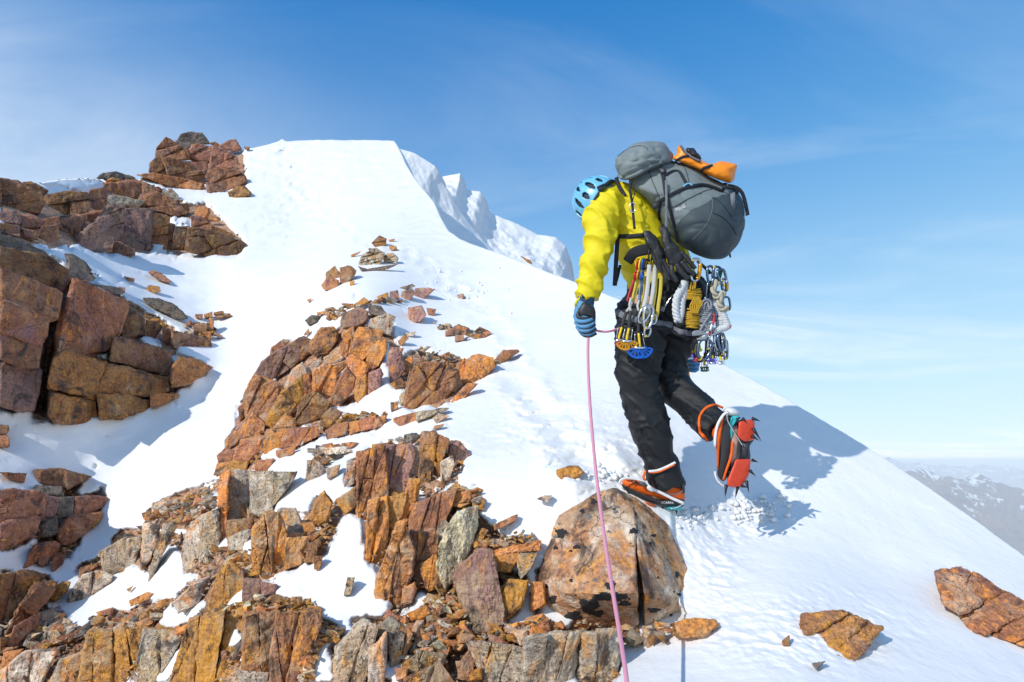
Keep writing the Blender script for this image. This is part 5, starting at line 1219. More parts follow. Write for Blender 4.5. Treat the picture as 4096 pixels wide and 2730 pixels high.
# helmet
cr = Vector((-0.66, 0.30, 0.70)).normalized(); hc = V(*zr('1', [(298, 478, 3.0)])[0][:3])
rt = cr.cross(Vector((0, 0, 1))).normalized(); fr = cr.cross(rt).normalized()   # fr roughly down-left: brow
def dome(r1, r2, r3, lat1, nl=72, no_=168, holes=True, thick=0.0):
    V_ = []; F = []
    for i in range(nl + 1):
        th = lat1 * i / nl
        for j in range(no_):
            ph = 2 * math.pi * j / no_; rim = 1 + 0.10 * math.cos(ph - 2.2) * (i / nl) ** 2
            t2 = th * rim; V_.append(hc + rt * (0.93 * r2 * math.sin(t2) * math.cos(ph)) + fr * (0.93 * r3 * math.sin(t2) * math.sin(ph)) + cr * (0.93 * r1 * math.cos(t2)))
    for i in range(nl):
        for j in range(no_):
            if holes:
                u = i / nl; sx = (j + 0.5) / no_ * 14; k = int(sx); fx = sx - k
                lo, hi = ((0.14, 0.44) if u < 0.5 else (0.56, 0.9)) if k % 2 else ((0.26, 0.62) if u < 0.66 else (0.70, 0.92))
                wv = 0.27 * math.sin(math.pi * min(1, (u - lo) / (hi - lo)) ** 0.8) ** 0.6 if lo < u < hi else 0
                if lo < u < hi and abs(fx - 0.5) < wv: continue
            F.append((i * no_ + j, (i + 1) * no_ + j, (i + 1) * no_ + (j + 1) % no_, i * no_ + (j + 1) % no_))
    return V_, F
hm = mk('helmet', *dome(0.135, 0.112, 0.128, 1.72), HELM, person)
so = hm.modifiers.new('s', 'SOLIDIFY'); so.thickness = 0.007; so.offset = 0; hm.modifiers.new('b', 'BEVEL').width = 0.0015
mk('liner', *dome(0.124, 0.102, 0.118, 1.66, holes=False), LINER, hm)
rimv = [hc + rt * (0.105 * math.sin(1.74 * (1 + .1 * math.cos(a - 2.2))) * math.cos(a)) + fr * (0.120 * math.sin(1.74 * (1 + .1 * math.cos(a - 2.2))) * math.sin(a)) + cr * (0.126 * math.cos(1.74 * (1 + .1 * math.cos(a - 2.2)))) for a in np.linspace(0, 2 * math.pi, 60, endpoint=False)]
MB().add(sweep(rimv, 0.007, 0.007, seg=8, closed=True)).build('rim', LINER, hm)
# patterned neck warmer between helmet and collar
nw = MB().add(tube_px(zr('1', [(238, 500, 2.965, 52), (285, 470, 2.965, 62), (340, 440, 2.97, 62), (385, 420, 2.985, 50)]), 16, 18)).build('neck_warmer', cloth('blue_knit', (0.13, 0.30, 0.45), 0.85, 300, 0.4), person)
def text_on(s, bv, x0, y0, h, ang, mat, name, parent, off=0.0015, sx=0.8, bold=0.0, shear=0.0):
    cu = bpy.data.curves.new(name, 'FONT'); cu.body = s; cu.size = 1.0; cu.offset = bold; cu.shear = shear; cu.resolution_u = 3
    to = bpy.data.objects.new(name, cu); COL.objects.link(to); dg = bpy.context.evaluated_depsgraph_get(); dg.update()
    me = bpy.data.meshes.new_from_object(to.evaluated_get(dg)); bpy.data.objects.remove(to); bpy.data.curves.remove(cu)
    bm = bmesh.new(); bm.from_mesh(me); bmesh.ops.triangulate(bm, faces=bm.faces)
    for _ in range(2): bmesh.ops.subdivide_edges(bm, edges=[e for e in bm.edges if e.calc_length() > 0.25], cuts=1); bmesh.ops.triangulate(bm, faces=bm.faces)
    bm.verts.index_update(); vs = []
    c, s_ = math.cos(ang), math.sin(ang)
    for v in bm.verts:
        u, w_ = v.co.x * h * sx * 1.4, v.co.y * h * 1.4; x = x0 + c * u + s_ * w_; y = y0 + s_ * u - c * w_
        vs.append((x, y))
    ds = [hit(bv, x, y, None) for x, y in vs]; ok = [d for d in ds if d is not None]; fb = sum(ok) / len(ok) if ok else 2.9
    W = [V(x, y, (d if d is not None else fb) - off) for (x, y), d in zip(vs, ds)]
    f = [tuple(v.index for v in q.verts) for q in bm.faces]; bm.free()
    return mk(name, W, f, mat, parent, False)
x_, y_ = pol('1', "208,500")[0]; text_on('nd', bvh_of(nw), x_, y_, 34, -0.5, solid('orange_print', (0.75, 0.28, 0.02), 0.7), 'lettering', nw, sx=1.0, bold=0.02)
for zz in ("295,395 325,380 350,372", "300,405 330,400 345,385"):
    MB().add(line_px([tuple(q) + (2.89,) for q in z1(zz)], 0.005, n=8)).build('buckle', LINER, hm)
# gloves (blue, worn)
def finger(z, pts, r, d0=2.86, mat=GLB, dz=0.0):
    n = len(pts); rows = [(p[0], p[1], d0 + (p[2] if len(p) > 2 else 0), r * (1.0 if 0 < i < n - 1 else 0.8)) for i, p in enumerate(pts)]
    v, f = tube_px(zr(z, rows), 16, 12); return v, f
gl = empty('glove', V(*zr('5', [(520, 800, 2.87)])[0][:3]) - pc); gl.parent = person
hm_ = MB().add(pillow(z5("380,470 520,440 690,560 745,720 745,950 735,1120 690,1220 560,1265 440,1230 345,1090 292,920 285,780 320,660"), 2.875, 0.040, 0.045, n=40, rings=10))
ho = hm_.build('hand', GLB, gl); displace(ho, lambda p: 0.003 * fbm(p * 22, 3))
MB().add(tube_px(zr('5', [(560, 330, 2.88, 160), (545, 470, 2.875, 178), (545, 580, 2.875, 170), (520, 680, 2.87, 160)]), 12, 18, rbk=0.8)).build('cuff', GLD, gl)
MB().add(pillow(z5("445,600 520,545 640,620 745,730 748,960 680,905 560,880 430,885 365,870 360,780 400,700"), 2.858, 0.030, 0.02, n=36, rings=8, pw=3)).build('palm_patch', LEA, gl)
for pts, r in (([(300, 860, 0.01), (370, 965, -0.012), (540, 975, -0.022), (675, 925, -0.01)], 44), ([(315, 990, 0.01), (410, 1075, -0.012), (570, 1080, -0.024), (712, 1000, -0.008)], 43),
               ([(345, 1090, 0.01), (450, 1165, -0.012), (590, 1165, -0.022), (728, 1090, -0.006)], 41), ([(400, 1180, 0.01), (500, 1240, -0.008), (620, 1240, -0.016), (735, 1190, -0.004)], 38)):
    MB().add(finger('5', pts, r, 2.845)).build('finger', GLB, gl)
    MB().add(finger('5', [(q[0] + 25, q[1] + 42, q[2] + 0.004) for q in pts], r * 0.78, 2.842, LEA)).build('finger_lining', LEA, gl)
MB().add(finger('5', [(420, 700), (372, 850, -0.01), (480, 920, -0.02), (640, 905, -0.012)], 36, 2.845)).build('thumb', LEA, gl)
MB().add(slab(z5("445,430 490,400 540,485 480,495"), 2.83, 0.003)).build('wrist_tab', LEA, gl)
g2 = empty('glove', V(*zr('3', [(1180, 1440, 3.25)])[0][:3]) - pc); g2.parent = person
MB().add(pillow(z3("1090,1370 1180,1330 1260,1360 1270,1450 1230,1530 1150,1540 1100,1480"), 3.27, 0.04, 0.04, n=30, rings=7)).build('hand', GLD, g2)
for i in range(4):
    MB().add(finger('3', [(1255 - i * 4, 1365 + i * 45), (1200, 1385 + i * 45, -0.02), (1120, 1375 + i * 46, -0.012)], 23, 3.235)).build('finger', GLB, g2)
# boots
def textbv(o): return bvh_of(o)
b1 = empty('boot', V(*zr('4', [(600, 1390, 2.95)])[0][:3]) - pc); b1.parent = person
up = MB().add(pillow(z4("215,1115 265,1088 350,1098 430,1112 520,1150 610,1185 640,1080 850,1080 885,1180 888,1290 860,1350 720,1340 600,1300 480,1270 360,1230 260,1180"), 2.955, 0.045, 0.05, n=64, rings=10, ctr=z4("600,1220")[0], it=1)).build('boot_upper', BOOTO, b1)
displace(up, lambda p: 0.002 * fbm(p * 40, 3))
rd = MB().add(pillow(z4("206,1135 250,1150 390,1225 520,1260 600,1300 700,1312 885,1292 885,1370 820,1400 690,1388 560,1345 400,1300 270,1215"), 2.955, 0.052, 0.057, n=64, rings=10, ctr=z4("600,1320")[0], it=1)).build('rand', RUB_, b1)
MB().add(pillow(z4("670,1378 860,1368 850,1410 838,1428 690,1400"), 2.955, 0.052, 0.05, n=24, rings=4, it=1)).build('sole', TEAL, b1)
MB().add(pillow(z4("440,1318 520,1340 600,1372 590,1390 470,1352"), 2.955, 0.054, 0.05, n=24, rings=4, it=1)).build('sole', BOOTO, b1)
MB().add(pillow(z4("845,1135 885,1120 890,1240 860,1245"), 2.94, 0.045, 0.04, n=20, rings=4)).build('heel_tab', RUB_, b1)
x_, y_ = z4("640,1345")[0]; text_on('SCARPA', bvh_of(rd), x_, y_, 8.5, 0.03, WHT, 'lettering', rd, sx=1.15, bold=0.03)
for s in ("280,1105 330,1115 400,1140", "300,1120 350,1100 390,1120", "330,1140 380,1120 420,1150", "560,1190 700,1240 800,1250 870,1210"):
    MB().add(line_px([tuple(q) + (2.905,) for q in z4(s)], 0.0025, n=10)).build('lace', RUB_ if '560' not in s else GRY, b1)
b2 = empty('boot', V(*zr('4', [(1300, 1150, 2.86)])[0][:3]) - pc); b2.parent = person
u2 = MB().add(pillow(z4("1270,395 1350,400 1430,430 1450,560 1420,700 1400,860 1340,1060 1290,1130 1225,1060 1225,850 1205,720 1170,600 1200,480"), 2.875, 0.045, 0.06, n=56, rings=10, it=1)).build('boot_upper', RUB_, b2)
MB().add(pillow(z4("1250,420 1300,400 1285,560 1275,650 1252,800 1240,1010 1222,1005 1215,780 1195,680 1160,620 1180,560"), 2.86, 0.040, 0.03, n=44, rings=6, it=1)).build('side_panel', BOOTO, b2)
MB().add(tube_px(zr('4', [(1385, 700, 2.826, 14), (1370, 850, 2.826, 14), (1320, 1000, 2.83, 13), (1290, 1100, 2.84, 12)]), 16, 8)).build('piping', BOOTO, b2)
MB().add(pillow(z4("1290,370 1330,335 1400,345 1460,390 1470,430 1380,440 1300,410"), 2.865, 0.035, 0.03, n=24, rings=6)).build('heel_clip', WHT, b2)
MB().add(pillow(z4("1365,430 1470,420 1430,450 1390,520 1385,690 1362,700 1358,560"), 2.845, 0.02, 0.03, n=30, rings=5, it=1)).build('midsole', TEAL, b2)
MB().add(pillow(z4("1440,470 1620,470 1615,690 1560,730 1575,860 1560,1050 1480,1180 1330,1175 1330,1060 1410,860 1400,700"), 2.89, 0.05, 0.02, n=50, rings=8, it=1, dslope=(0.0006, 0))).build('sole', RUB_, b2)
# gaiter straps
ribbon_on(btr, z4("1285,345 1200,315 1110,345 1050,420 1035,500 1045,600"), 5, BOOTO, 'gaiter_strap', person, 0.004, 0.004)
ribbon_on(btr, z4("1045,600 1090,650 1125,690"), 7, BOOTO, 'gaiter_strap', person, 0.004, 0.004)
MB().add(line_px([tuple(q) + (2.905,) for q in z4("480,1000 455,1060 470,1110")], 0.006, n=10, rb=0.003)).build('gaiter_strap', BOOTO, person)
ribbon_on(btr, z4("335,290 380,430 430,620 510,800 570,950 600,1170"), 2.2, STRAP, 'seam', tr, 0.001, 0.0015)

# crampons: things of their own
def spike(mb_, z, a, b, d, r=0.006, d2=None):
    mb_.add(tube_px(zr(z, [(a[0], a[1], d, r * FPX / d * ZT[z][2]), (b[0], b[1], d2 or d, 0.6)]), 3, 6))
cr2 = empty('crampon', V(*zr('4', [(1400, 1200, 2.85)])[0][:3])); tag(cr2, 'crampon with red plates and black spikes strapped under the raised boot', 'crampon')
MB().add(pillow(z4("1450,492 1575,462 1620,498 1612,680 1505,702 1440,650"), 2.828, 0.014, 0.014, n=36, rings=6, it=1, pw=4, dslope=(0.0006, 0))).build('heel_plate', REDP, cr2)
MB().add(pillow(z4("1415,884 1580,880 1562,1040 1480,1172 1340,1176 1328,1110 1400,940"), 2.820, 0.014, 0.014, n=40, rings=6, it=1, pw=4, dslope=(0.0006, 0))).build('front_plate', REDP, cr2)
MB().add(slab(z4("1492,700 1558,695 1540,860 1478,860"), 2.828, 0.004)).build('link_bar', solid('dark_bar', (0.06, 0.065, 0.075), 0.5, 0.5), cr2)
for a, b in (((1600, 560), (1690, 700)), ((1590, 640), (1665, 690)), ((1590, 890), (1655, 916)), ((1565, 1000), (1632, 1066)), ((1530, 1110), (1560, 1240)), ((1440, 1170), (1413, 1292)),
             ((1320, 1150), (1308, 1288)), ((1350, 1010), (1385, 1062)), ((1490, 455), (1542, 514)), ((1590, 455), (1682, 486)), ((1480, 1160), (1545, 1180)), ((1430, 470), (1470, 440))):
    m_ = MB(); spike(m_, '4', a, b, 2.815, 0.0085); m_.build('spike', STEEL, cr2)
MB().add(line_px([tuple(q) + (2.80,) for q in z4("1335,380 1330,470 1400,600 1490,740")], 0.003, n=14)).build('heel_bail', SILV, cr2)
MB().add(line_px([tuple(q) + (2.82,) for q in z4("1345,385 1290,420 1230,520 1205,640 1200,750")], 0.0065, n=14, rb=0.003)).build('strap', WHT, cr2)
MB().add(line_px([tuple(q) + (2.83,) for q in z4("1200,1010 1215,1080 1260,1140 1310,1170")], 0.005, n=10)).build('toe_bail', WHT, cr2)
cr1 = empty('crampon', V(*zr('4', [(600, 1400, 2.95)])[0][:3])); tag(cr1, 'crampon with white strap and toe bail on the standing boot, mostly sunk in snow', 'crampon')
for s, nm, r, mt in (("205,1140 215,1100 270,1080 350,1088 430,1105 470,1120", 'toe_bail', 0.005, WHT), ("545,1195 650,1240 760,1295 880,1345", 'strap', 0.0075, WHT), ("880,1345 800,1385 740,1398", 'heel_bail', 0.003, SILV),
                 ("505,1010 600,1000 700,960 790,915", 'strap', 0.006, WHT), ("480,1110 510,1160 560,1200", 'strap', 0.006, WHT)):
    MB().add(line_px([tuple(q) + (2.893,) for q in z4(s)], r, n=18, rb=0.003)).build(nm, mt, cr1)
MB().add(line_px([tuple(q) + (2.889,) for q in z4("520,1025 610,1018 700,980 780,940")], 0.003, n=14)).build('strap', BOOTO, cr1)
MB().add(slab(z4("410,1115 460,1125 495,1150 480,1175 420,1155 405,1130"), 2.888, 0.008)).build('strap_plate', solid('dark_plate', (0.08, 0.085, 0.09), 0.5), cr1)
MB().add(pillow(z4("490,1160 520,1145 555,1190 560,1230 520,1220 485,1190"), 2.888, 0.008, 0.008, n=20, rings=4)).build('buckle', WHT, cr1)
for a, b in (((300, 1235), (290, 1290)), ((500, 1340), (495, 1400)), ((800, 1400), (800, 1470)), ((650, 1385), (650, 1450))):
    m_ = MB(); spike(m_, '4', a, b, 2.95, 0.008); m_.build('spike', STEEL, cr1)

# ------------------------------------------------------------------ backpack
pk = empty('backpack', V(*zr('6', [(1100, 1500, 2.9)])[0][:3])); tag(pk, 'large grey climbing backpack with dark lower half on the climber\'s back', 'backpack')
bd = MB().add(pillow(z6("330,600 380,480 480,400 600,330 760,290 880,325 1000,335 1200,395 1360,530 1520,605 1680,690 1770,860 1790,1000 1785,1120 1700,1340 1560,1505 1400,1545 1150,1450 950,1345 830,1190 760,1100 720,1000 640,880 500,740"), 2.97, 0.17, 0.13, n=110, rings=36, it=3, pw=2.2)).build('pack_body', PACKG, pk)
displace(bd, lambda p: 0.004 * fbm(p * np.array([6, 6, 9]), 2) + 0.006 * (1 - np.abs(pnoise(p * np.array([9, 9, 20]) + 6)) * 4).clip(0, 1) ** 1.6)
ba = MB().add(pillow(z6("870,900 1000,815 1130,750 1370,655 1560,670 1690,700 1775,860 1793,1000 1788,1120 1704,1345 1562,1510 1400,1550 1150,1456 950,1350 860,1150 840,1010"), 2.955, 0.185, 0.13, n=96, rings=34, it=2, pw=2.2)).build('pack_base', PACKD, pk)
displace(ba, lambda p: 0.004 * fbm(p * np.array([6, 6, 8]) + 3, 2) + 0.006 * (1 - np.abs(pnoise(p * np.array([7, 7, 15]) + 16)) * 4).clip(0, 1) ** 1.6)
ld = MB().add(pillow(z6("168,345 200,255 335,155 445,98 620,66 755,80 850,140 905,265 910,330 780,385 620,450 440,545 300,566 215,540 200,440"), 2.925, 0.125, 0.13, n=84, rings=26, it=3, pw=2.2)).build('lid', PACKG, pk)
displace(ld, lambda p: 0.004 * fbm(p * np.array([8, 8, 12]) + 8, 2) + 0.009 * (1 - np.abs(pnoise(p * np.array([12, 10, 24]) + 26)) * 2.6).clip(0, 1))
bpk = bvh_of(bd, ba, ld)
ribbon_on(bpk, z6("230,505 300,530 430,490 600,395 760,335"), 7, PACKG, 'lid_hem', pk, 0.006, 0.006)
for s, hw in (("650,875 720,830 850,750 1050,655 1200,622 1290,620 1400,650 1510,700", 7.5), ("745,400 775,480 800,640 830,800 880,1000 920,1160 965,1320", 6.5), ("810,490 900,450 980,460 1040,560 1080,620", 6), ("735,850 730,950 740,1060 770,1170", 7),
              ("770,500 790,620 805,740", 6)):
    ribbon_on(bpk, z6(s), hw, STRAP, 'strap_and_shadow_line', pk, 0.006, 0.0025, n=40)  # long slanting downward line is shadow painted in webbing colour, the rest are straps
MB().add(sweep(P(*np.array([q[:3] for q in zr('6', [(812, 560, 2.80), (818, 800, 2.79), (812, 1150, 2.80), (800, 1500, 2.83), (790, 1800, 2.85)])]).T), 0.0055, 0.002, power=4, seg=8)).build('hanging_strap', GRY, pk)
ribbon_on(bpk, z6("1375,760 1385,850 1370,960 1320,1080 1230,1200 1140,1290"), 1.1, GRY, 'seam', pk, 0.001, 0.001)
ribbon_on(bpk, z6("215,262 330,180 470,135 560,150 590,185"), 1.2, STRAP, 'seam', pk, 0.001, 0.001)
ribbon_on(bpk, z6("1025,640 1050,615 1090,600 1135,622"), 3.5, HELM, 'cord_loop', pk, 0.008, 0.004)
for s in ("600,440 640,560 700,700 760,860", "1010,350 1060,450 1090,560 1110,640", "870,905 960,860 1060,800 1150,755 1290,690 1400,660", "1380,770 1480,830 1560,920 1620,1010", "1385,960 1480,1000 1600,1100 1680,1230"):
    ribbon_on(bpk, z6(s), 1.3, STRAP, 'seam', pk, 0.0015, 0.0015)
MB().add(slab(z6("725,410 790,400 830,480 770,510 735,470"), hit(bpk, *z6("770,450")[0], 2.85) - 0.01, 0.012)).build('buckle', RUB_, pk)
MB().add(slab(z6("745,430 780,425 795,460 760,468"), hit(bpk, *z6("770,450")[0], 2.85) - 0.018, 0.006)).build('buckle', GRY, pk)
MB().add(slab(z6("650,850 720,820 735,880 680,920 640,900"), 2.80, 0.012)).build('buckle', RUB_, pk)
for rows_ in ([(1500, 690, 2.87), (1540, 640, 2.84), (1640, 660, 2.83), (1690, 720, 2.87)], [(1570, 625, 2.90), (1680, 650, 2.89), (1750, 720, 2.89), (1790, 850, 2.9), (1815, 980, 2.91)]):
    MB().add(sweep(P(*np.array([q[:3] for q in zr('6', rows_ if len(rows_) == 4 else crom(rows_, 9).tolist())]).T), 0.0085, 0.003, power=4, seg=8)).build('webbing_loop', STRAP, pk)
MB().add(slab(z6("1600,730 1660,700 1665,905 1615,920"), 2.815, 0.003)).build('webbing_tab', GRY, pk)
MB().add(slab(z6("1785,910 1820,900 1838,985 1790,1000"), 2.91, 0.01)).build('buckle', RUB_, pk)
MB().add(slab(z6("1575,1440 1600,1430 1615,1505 1595,1515"), 2.95, 0.004)).build('webbing_tab', STRAP, pk)
MB().add(slab(z6("1645,1350 1670,1350 1660,1385 1640,1375"), 2.95, 0.004)).build('webbing_tab', STRAP, pk)
MB().add(slab(z6("1555,590 1570,600 1560,660 1520,640 1515,590"), 2.93, 0.01)).build('buckle', RUB_, pk)
WT = solid('white_print', (0.62, 0.63, 0.63), 0.7)
x_, y_ = z6("930,942")[0]; text_on('SPEED', bpk, x_, y_, 12.5, -0.30, WT, 'lettering', pk, off=0.003, sx=0.62, bold=0.025)
x_, y_ = z6("1005,910")[0]; text_on('40', bpk, x_, y_, 16.5, -0.30, WT, 'lettering', pk, off=0.003, sx=0.72, bold=0.025)
# cord and ring hanging at the shoulder
c1 = empty('cord_loop', V(*zr('6', [(400, 1150, 2.85)])[0][:3])); tag(c1, 'thin dark cord with small metal ring hanging from the pack over the yellow back', 'cord')
MB().add(line_px(zr('6', [(375, 585, 2.86), (370, 690, 2.85), (395, 830, 2.85), (410, 1000, 2.85), (425, 1160, 2.85)]), 0.006, n=22, rb=0.0025)).build('cord', STRAP, c1)
MB().add(line_px(zr('6', [(395, 590, 2.86), (430, 690, 2.85), (405, 800, 2.85)]), 0.002, n=14)).build('cord', STRAP, c1)
rg = np.array([q[:3] for q in zr('6', [(400 + 38 * math.cos(a), 895 + 60 * math.sin(a), 2.845) for a in np.linspace(0, 2 * math.pi, 24, endpoint=False)])])
MB().add(sweep(P(*rg.T), 0.0028, 0.0028, closed=True, seg=6)).build('ring', SILV, c1)
# orange bag strapped on top
ob = MB().add(pillow(z6("872,290 940,240 952,140 990,128 1060,228 1160,280 1290,340 1420,380 1420,540 1300,480 1200,430 1000,345"), 2.93, 0.07, 0.09, n=60, rings=14, it=1, pw=3))
ob.add(pillow(z6("1200,330 1370,375 1480,325 1600,345 1692,368 1655,480 1645,560 1602,597 1400,535 1260,460"), 2.93, 0.085, 0.09, n=60, rings=14, it=1, pw=3))
ob = ob.build('orange_bag', ORG, None); remesh(ob, 0.006, 3); displace(ob, lambda p: 0.005 * fbm(p * np.array([14, 12, 18]), 3))
tag(ob, 'bright orange bag strapped across the top of the grey backpack', 'bag')
bob = bvh_of(ob)
ribbon_on(bob, z6("930,330 980,290 1060,262 1130,270"), 5, STRAP, 'strap', ob, 0.004)
ribbon_on(bob, z6("1245,450 1280,410 1360,385 1370,370"), 6, STRAP, 'strap', ob, 0.004)
MB().add(line_px(zr('6', [(985, 130, 2.86), (1040, 200, 2.86), (1100, 262, 2.86), (1240, 330, 2.86)]), 0.006, n=14)).build('zip', GRY, ob)
bg_ = MB().add(pillow(z6("1050,160 1150,165 1210,230 1260,290 1240,315 1160,300 1090,230"), 2.93, 0.04, 0.04, n=30, rings=6)).build('glove', LEA, None)
displace(bg_, lambda p: 0.007 * fbm(p * 40, 3)); tag(bg_, 'crumpled black glove tucked on top of the orange bag', 'glove')

# ------------------------------------------------------------------ gear on the harness (each its own thing)
def oval(z, cx, cy, w, h, ang, d, tilt=0.0, n=36, dshape=0.0, wd=None):
    a = math.radians(ang); pts = []
    for t in np.linspace(0, 2 * math.pi, n, endpoint=False):
        c, s = math.cos(t), math.sin(t); x = math.copysign(abs(c) ** 0.75, c) * w / 2 * (1 - dshape * 0.35 * s); y = math.copysign(abs(s) ** 0.75, s) * h / 2
        pts.append((cx + x * math.cos(a) - y * math.sin(a), cy + x * math.sin(a) + y * math.cos(a), d + tilt * x / max(w, 1)))
    return P(*np.array([q[:3] for q in zr(z, pts)]).T)
def carabiner(cx, cy, w, h, ang, d, mat, label, sleeve=None, r=0.0045, z='3', tape=True):
    ring = oval(z, cx, cy, w, h, ang, d, 0.02, dshape=0.5)
    e = empty('carabiner', ring[:, :].mean(0)); tag(e, label, 'carabiner')
    MB().add(sweep(ring, r, r * 1.25, closed=True, seg=8)).build('body', mat, e)
    seg_ = ring[-3:].tolist() + ring[:6].tolist(); g_ = np.array(seg_)
    MB().add(sweep(g_, r * 1.5 if sleeve else r * 1.15, seg=8)).build('gate', sleeve or SILV, e)
    if tape: MB().add(sweep(ring[10:12] if not sleeve else ring[22:24], r * 1.5, r * 1.6, seg=8)).build('tape', YELT, e)
    return e
def sling(rows, hw, mat, label, d=2.84, z='3', n=26, cat='sling', gap=0.6):
    R1 = [(x - hw * gap, y, d) for x, y in rows]; R2 = [(x + hw * gap, y, d + 0.006) for x, y in rows][::-1]
    L = R1 + [(rows[-1][0], rows[-1][1] + hw * 0.8, d + 0.003)] + R2
    R_ = crom(zr(z, L), n * 2); w3 = P(R_[:, 0], R_[:, 1], R_[:, 2])
    o = MB().add(sweep(w3, hw * 0.55 / ZT[z][2] * d / FPX, 0.0028, seg=8, power=4)).build('sling', mat, None); return tag(o, label, cat)
S3 = 2.835
sling([(530, 200), (490, 390), (445, 520), (405, 660)], 20, WEBR, 'red sling, leftmost of the slings on the left gear loop', S3)
sling([(560, 200), (520, 390), (495, 520), (465, 650)], 24, WEBY, 'yellow and white short sling between the red and the blue slings', S3 - .006)
sling([(590, 190), (568, 390), (550, 540), (535, 670)], 18, WEBB, 'blue and white short sling right of the yellow one', S3 - .004)
sling([(600, 380), (600, 560), (560, 760)], 18, WEBY, 'thin yellow sling behind the long white sling', S3 + .004)
sling([(690, 240), (672, 480), (650, 640), (620, 770)], 46, WEBW, 'long white doubled sling in the middle of the left gear loop', S3 - .016, gap=0.75)
sling([(770, 330), (755, 560), (735, 700), (715, 850)], 40, WEBY, 'long yellow sling right of the white sling', S3 - .004, gap=0.8)
sling([(640, 700), (615, 820), (600, 940)], 32, WEBY, 'yellow and white sling hanging inside the large silver carabiner', S3 - .01, gap=0.7)
for x, mt, lb in ((522, REDA, 'small red carabiner holding the red sling'), (550, YELT, 'small yellow carabiner holding the short yellow sling'), (582, BLUA, 'small blue carabiner holding the blue sling'), (615, STEEL, 'small black carabiner on the left gear loop')):
    carabiner(x, 235, 34, 120, 12, S3 - .004, mt, lb, r=0.004, tape=False); 
for x, mt, lb in ((488, REDA, 'red wiregate clipped at the top of the red webbing'), (520, GOLDA, 'gold wiregate clipped at the top of the yellow webbing'), (568, BLUA, 'blue wiregate clipped at the top of the blue webbing')):
    carabiner(x, 375, 26, 80, 12, S3 - .012, mt, lb, r=0.0045, tape=False)
carabiner(668, 130, 40, 160, 4, S3 - .02, STEEL, 'black carabiner with yellow tape clipped to the hip belt', r=0.0045)
carabiner(640, 870, 105, 280, 8, S3 - .03, SILV, 'large silver carabiner with yellow tape at the bottom of the white sling', r=0.0058)
carabiner(590, 850, 110, 200, 25, S3 - .022, SILV, 'silver carabiner behind the large taped one', r=0.005, tape=False)
carabiner(632, 1050, 70, 110, 14, S3 - .02, SILV, 'small silver carabiner hanging lowest on the left gear loop', r=0.005)
carabiner(710, 900, 60, 110, 10, S3 - .01, SILV, 'silver carabiner right of the large taped one', r=0.005, tape=False)
def lobe(z, cx, cy, r, a0, a1, d, th=0.006):
    """a toothed cam lobe plate with window slots"""
    a = np.radians(np.linspace(a0, a1, 26)); o = [(cx + r * (1 + 0.03 * (i % 2)) * math.cos(t), cy + r * (1 + 0.03 * (i % 2)) * math.sin(t)) for i, t in enumerate(a)]
    inn = [(cx + r * 0.80 * math.cos(t), cy + r * 0.80 * math.sin(t)) for t in a]
    m = MB(); x0, y0, k = ZT[z]; c = lambda q: (x0 + q[0] / k, y0 + q[1] / k)
    for i in range(len(a) - 1): m.add(slab([c(o[i]), c(o[i + 1]), c(inn[i + 1]), c(inn[i])], d, th))
    for t in np.radians(np.linspace(a0, a1, 5)):
        dx, dy = math.cos(t), math.sin(t); p = 0.07 * r
        m.add(slab([c((cx - dy * p, cy + dx * p)), c((cx + dx * r * .82 - dy * p, cy + dy * r * .82 + dx * p)), c((cx + dx * r * .82 + dy * p, cy + dy * r * .82 - dx * p)), c((cx + dy * p, cy - dx * p))], d - 0.0005, th))
    b = np.radians(np.linspace(a0 - 20, a1 + 20, 16)); m.add(slab([c((cx + r * 0.42 * math.cos(t), cy + r * 0.42 * math.sin(t))) for t in b], d + 0.0008, th)); return m
def cam(top, mid, trig, hd_, r, mats, label, d, z='3', angs=((20, 120), (60, 165)), cords=WEBW):
    e = empty('camming_device', V(*zr(z, [(hd_[0], hd_[1], d)])[0][:3])); tag(e, label, 'climbing cam')
    if top: MB().add(line_px(zr(z, [(top[0] + 12, top[1], d), (top[0] - 6, (top[1] + mid[1]) / 2, d), (mid[0], mid[1], d)]), 0.006, n=10)).build('loop', cords, e)
    MB().add(line_px(zr(z, [(mid[0], mid[1], d), ((mid[0] + trig[0]) / 2 - 2, (mid[1] + trig[1]) / 2, d), (trig[0], trig[1], d)]), 0.0075, n=10)).build('stem', RUB_, e)
    MB().add(line_px(zr(z, [(trig[0] - 60, trig[1] - 12, d), (trig[0], trig[1], d), (trig[0] + 60, trig[1] + 4, d)]), 0.004, n=8)).build('trigger', RUB_, e)
    MB().add(line_px(zr(z, [(trig[0], trig[1], d), (hd_[0], hd_[1] - 40, d), (hd_[0], hd_[1], d)]), 0.0055, n=8)).build('stem_end', YELT, e)
    for sx in (-1, 1): MB().add(line_px(zr(z, [(trig[0] + sx * 45, trig[1], d), (hd_[0] + sx * r * .45, hd_[1] - r * 0.1, d - .004)]), 0.0015, n=5)).build('trigger_wire', SILV, e)
    for k, (a0, a1) in enumerate(angs):
        lobe(z, hd_[0] + (k - 0.5) * r * 0.42, hd_[1], r, a0, a1, d - 0.012 + 0.012 * k).build('lobe', mats[k % len(mats)], e, False)
    MB().add(line_px(zr(z, [(hd_[0] - r * 0.5, hd_[1] + 3, d - .018), (hd_[0] + r * 0.5, hd_[1], d - .018)]), 0.006, n=4)).build('axle', SILV, e); return e
cam((440, 640), (380, 810), (325, 990), (290, 1150), 78, (PNKA, PNKA), 'camming device with pink lobes, leftmost of the cams', S3 + .01)
cam((425, 640), (430, 800), (410, 1000), (385, 1160), 112, (GOLDA, GOLDA), 'camming device with golden orange lobes over the dark thigh', S3 - .012, angs=((60, 165), (10, 110)))
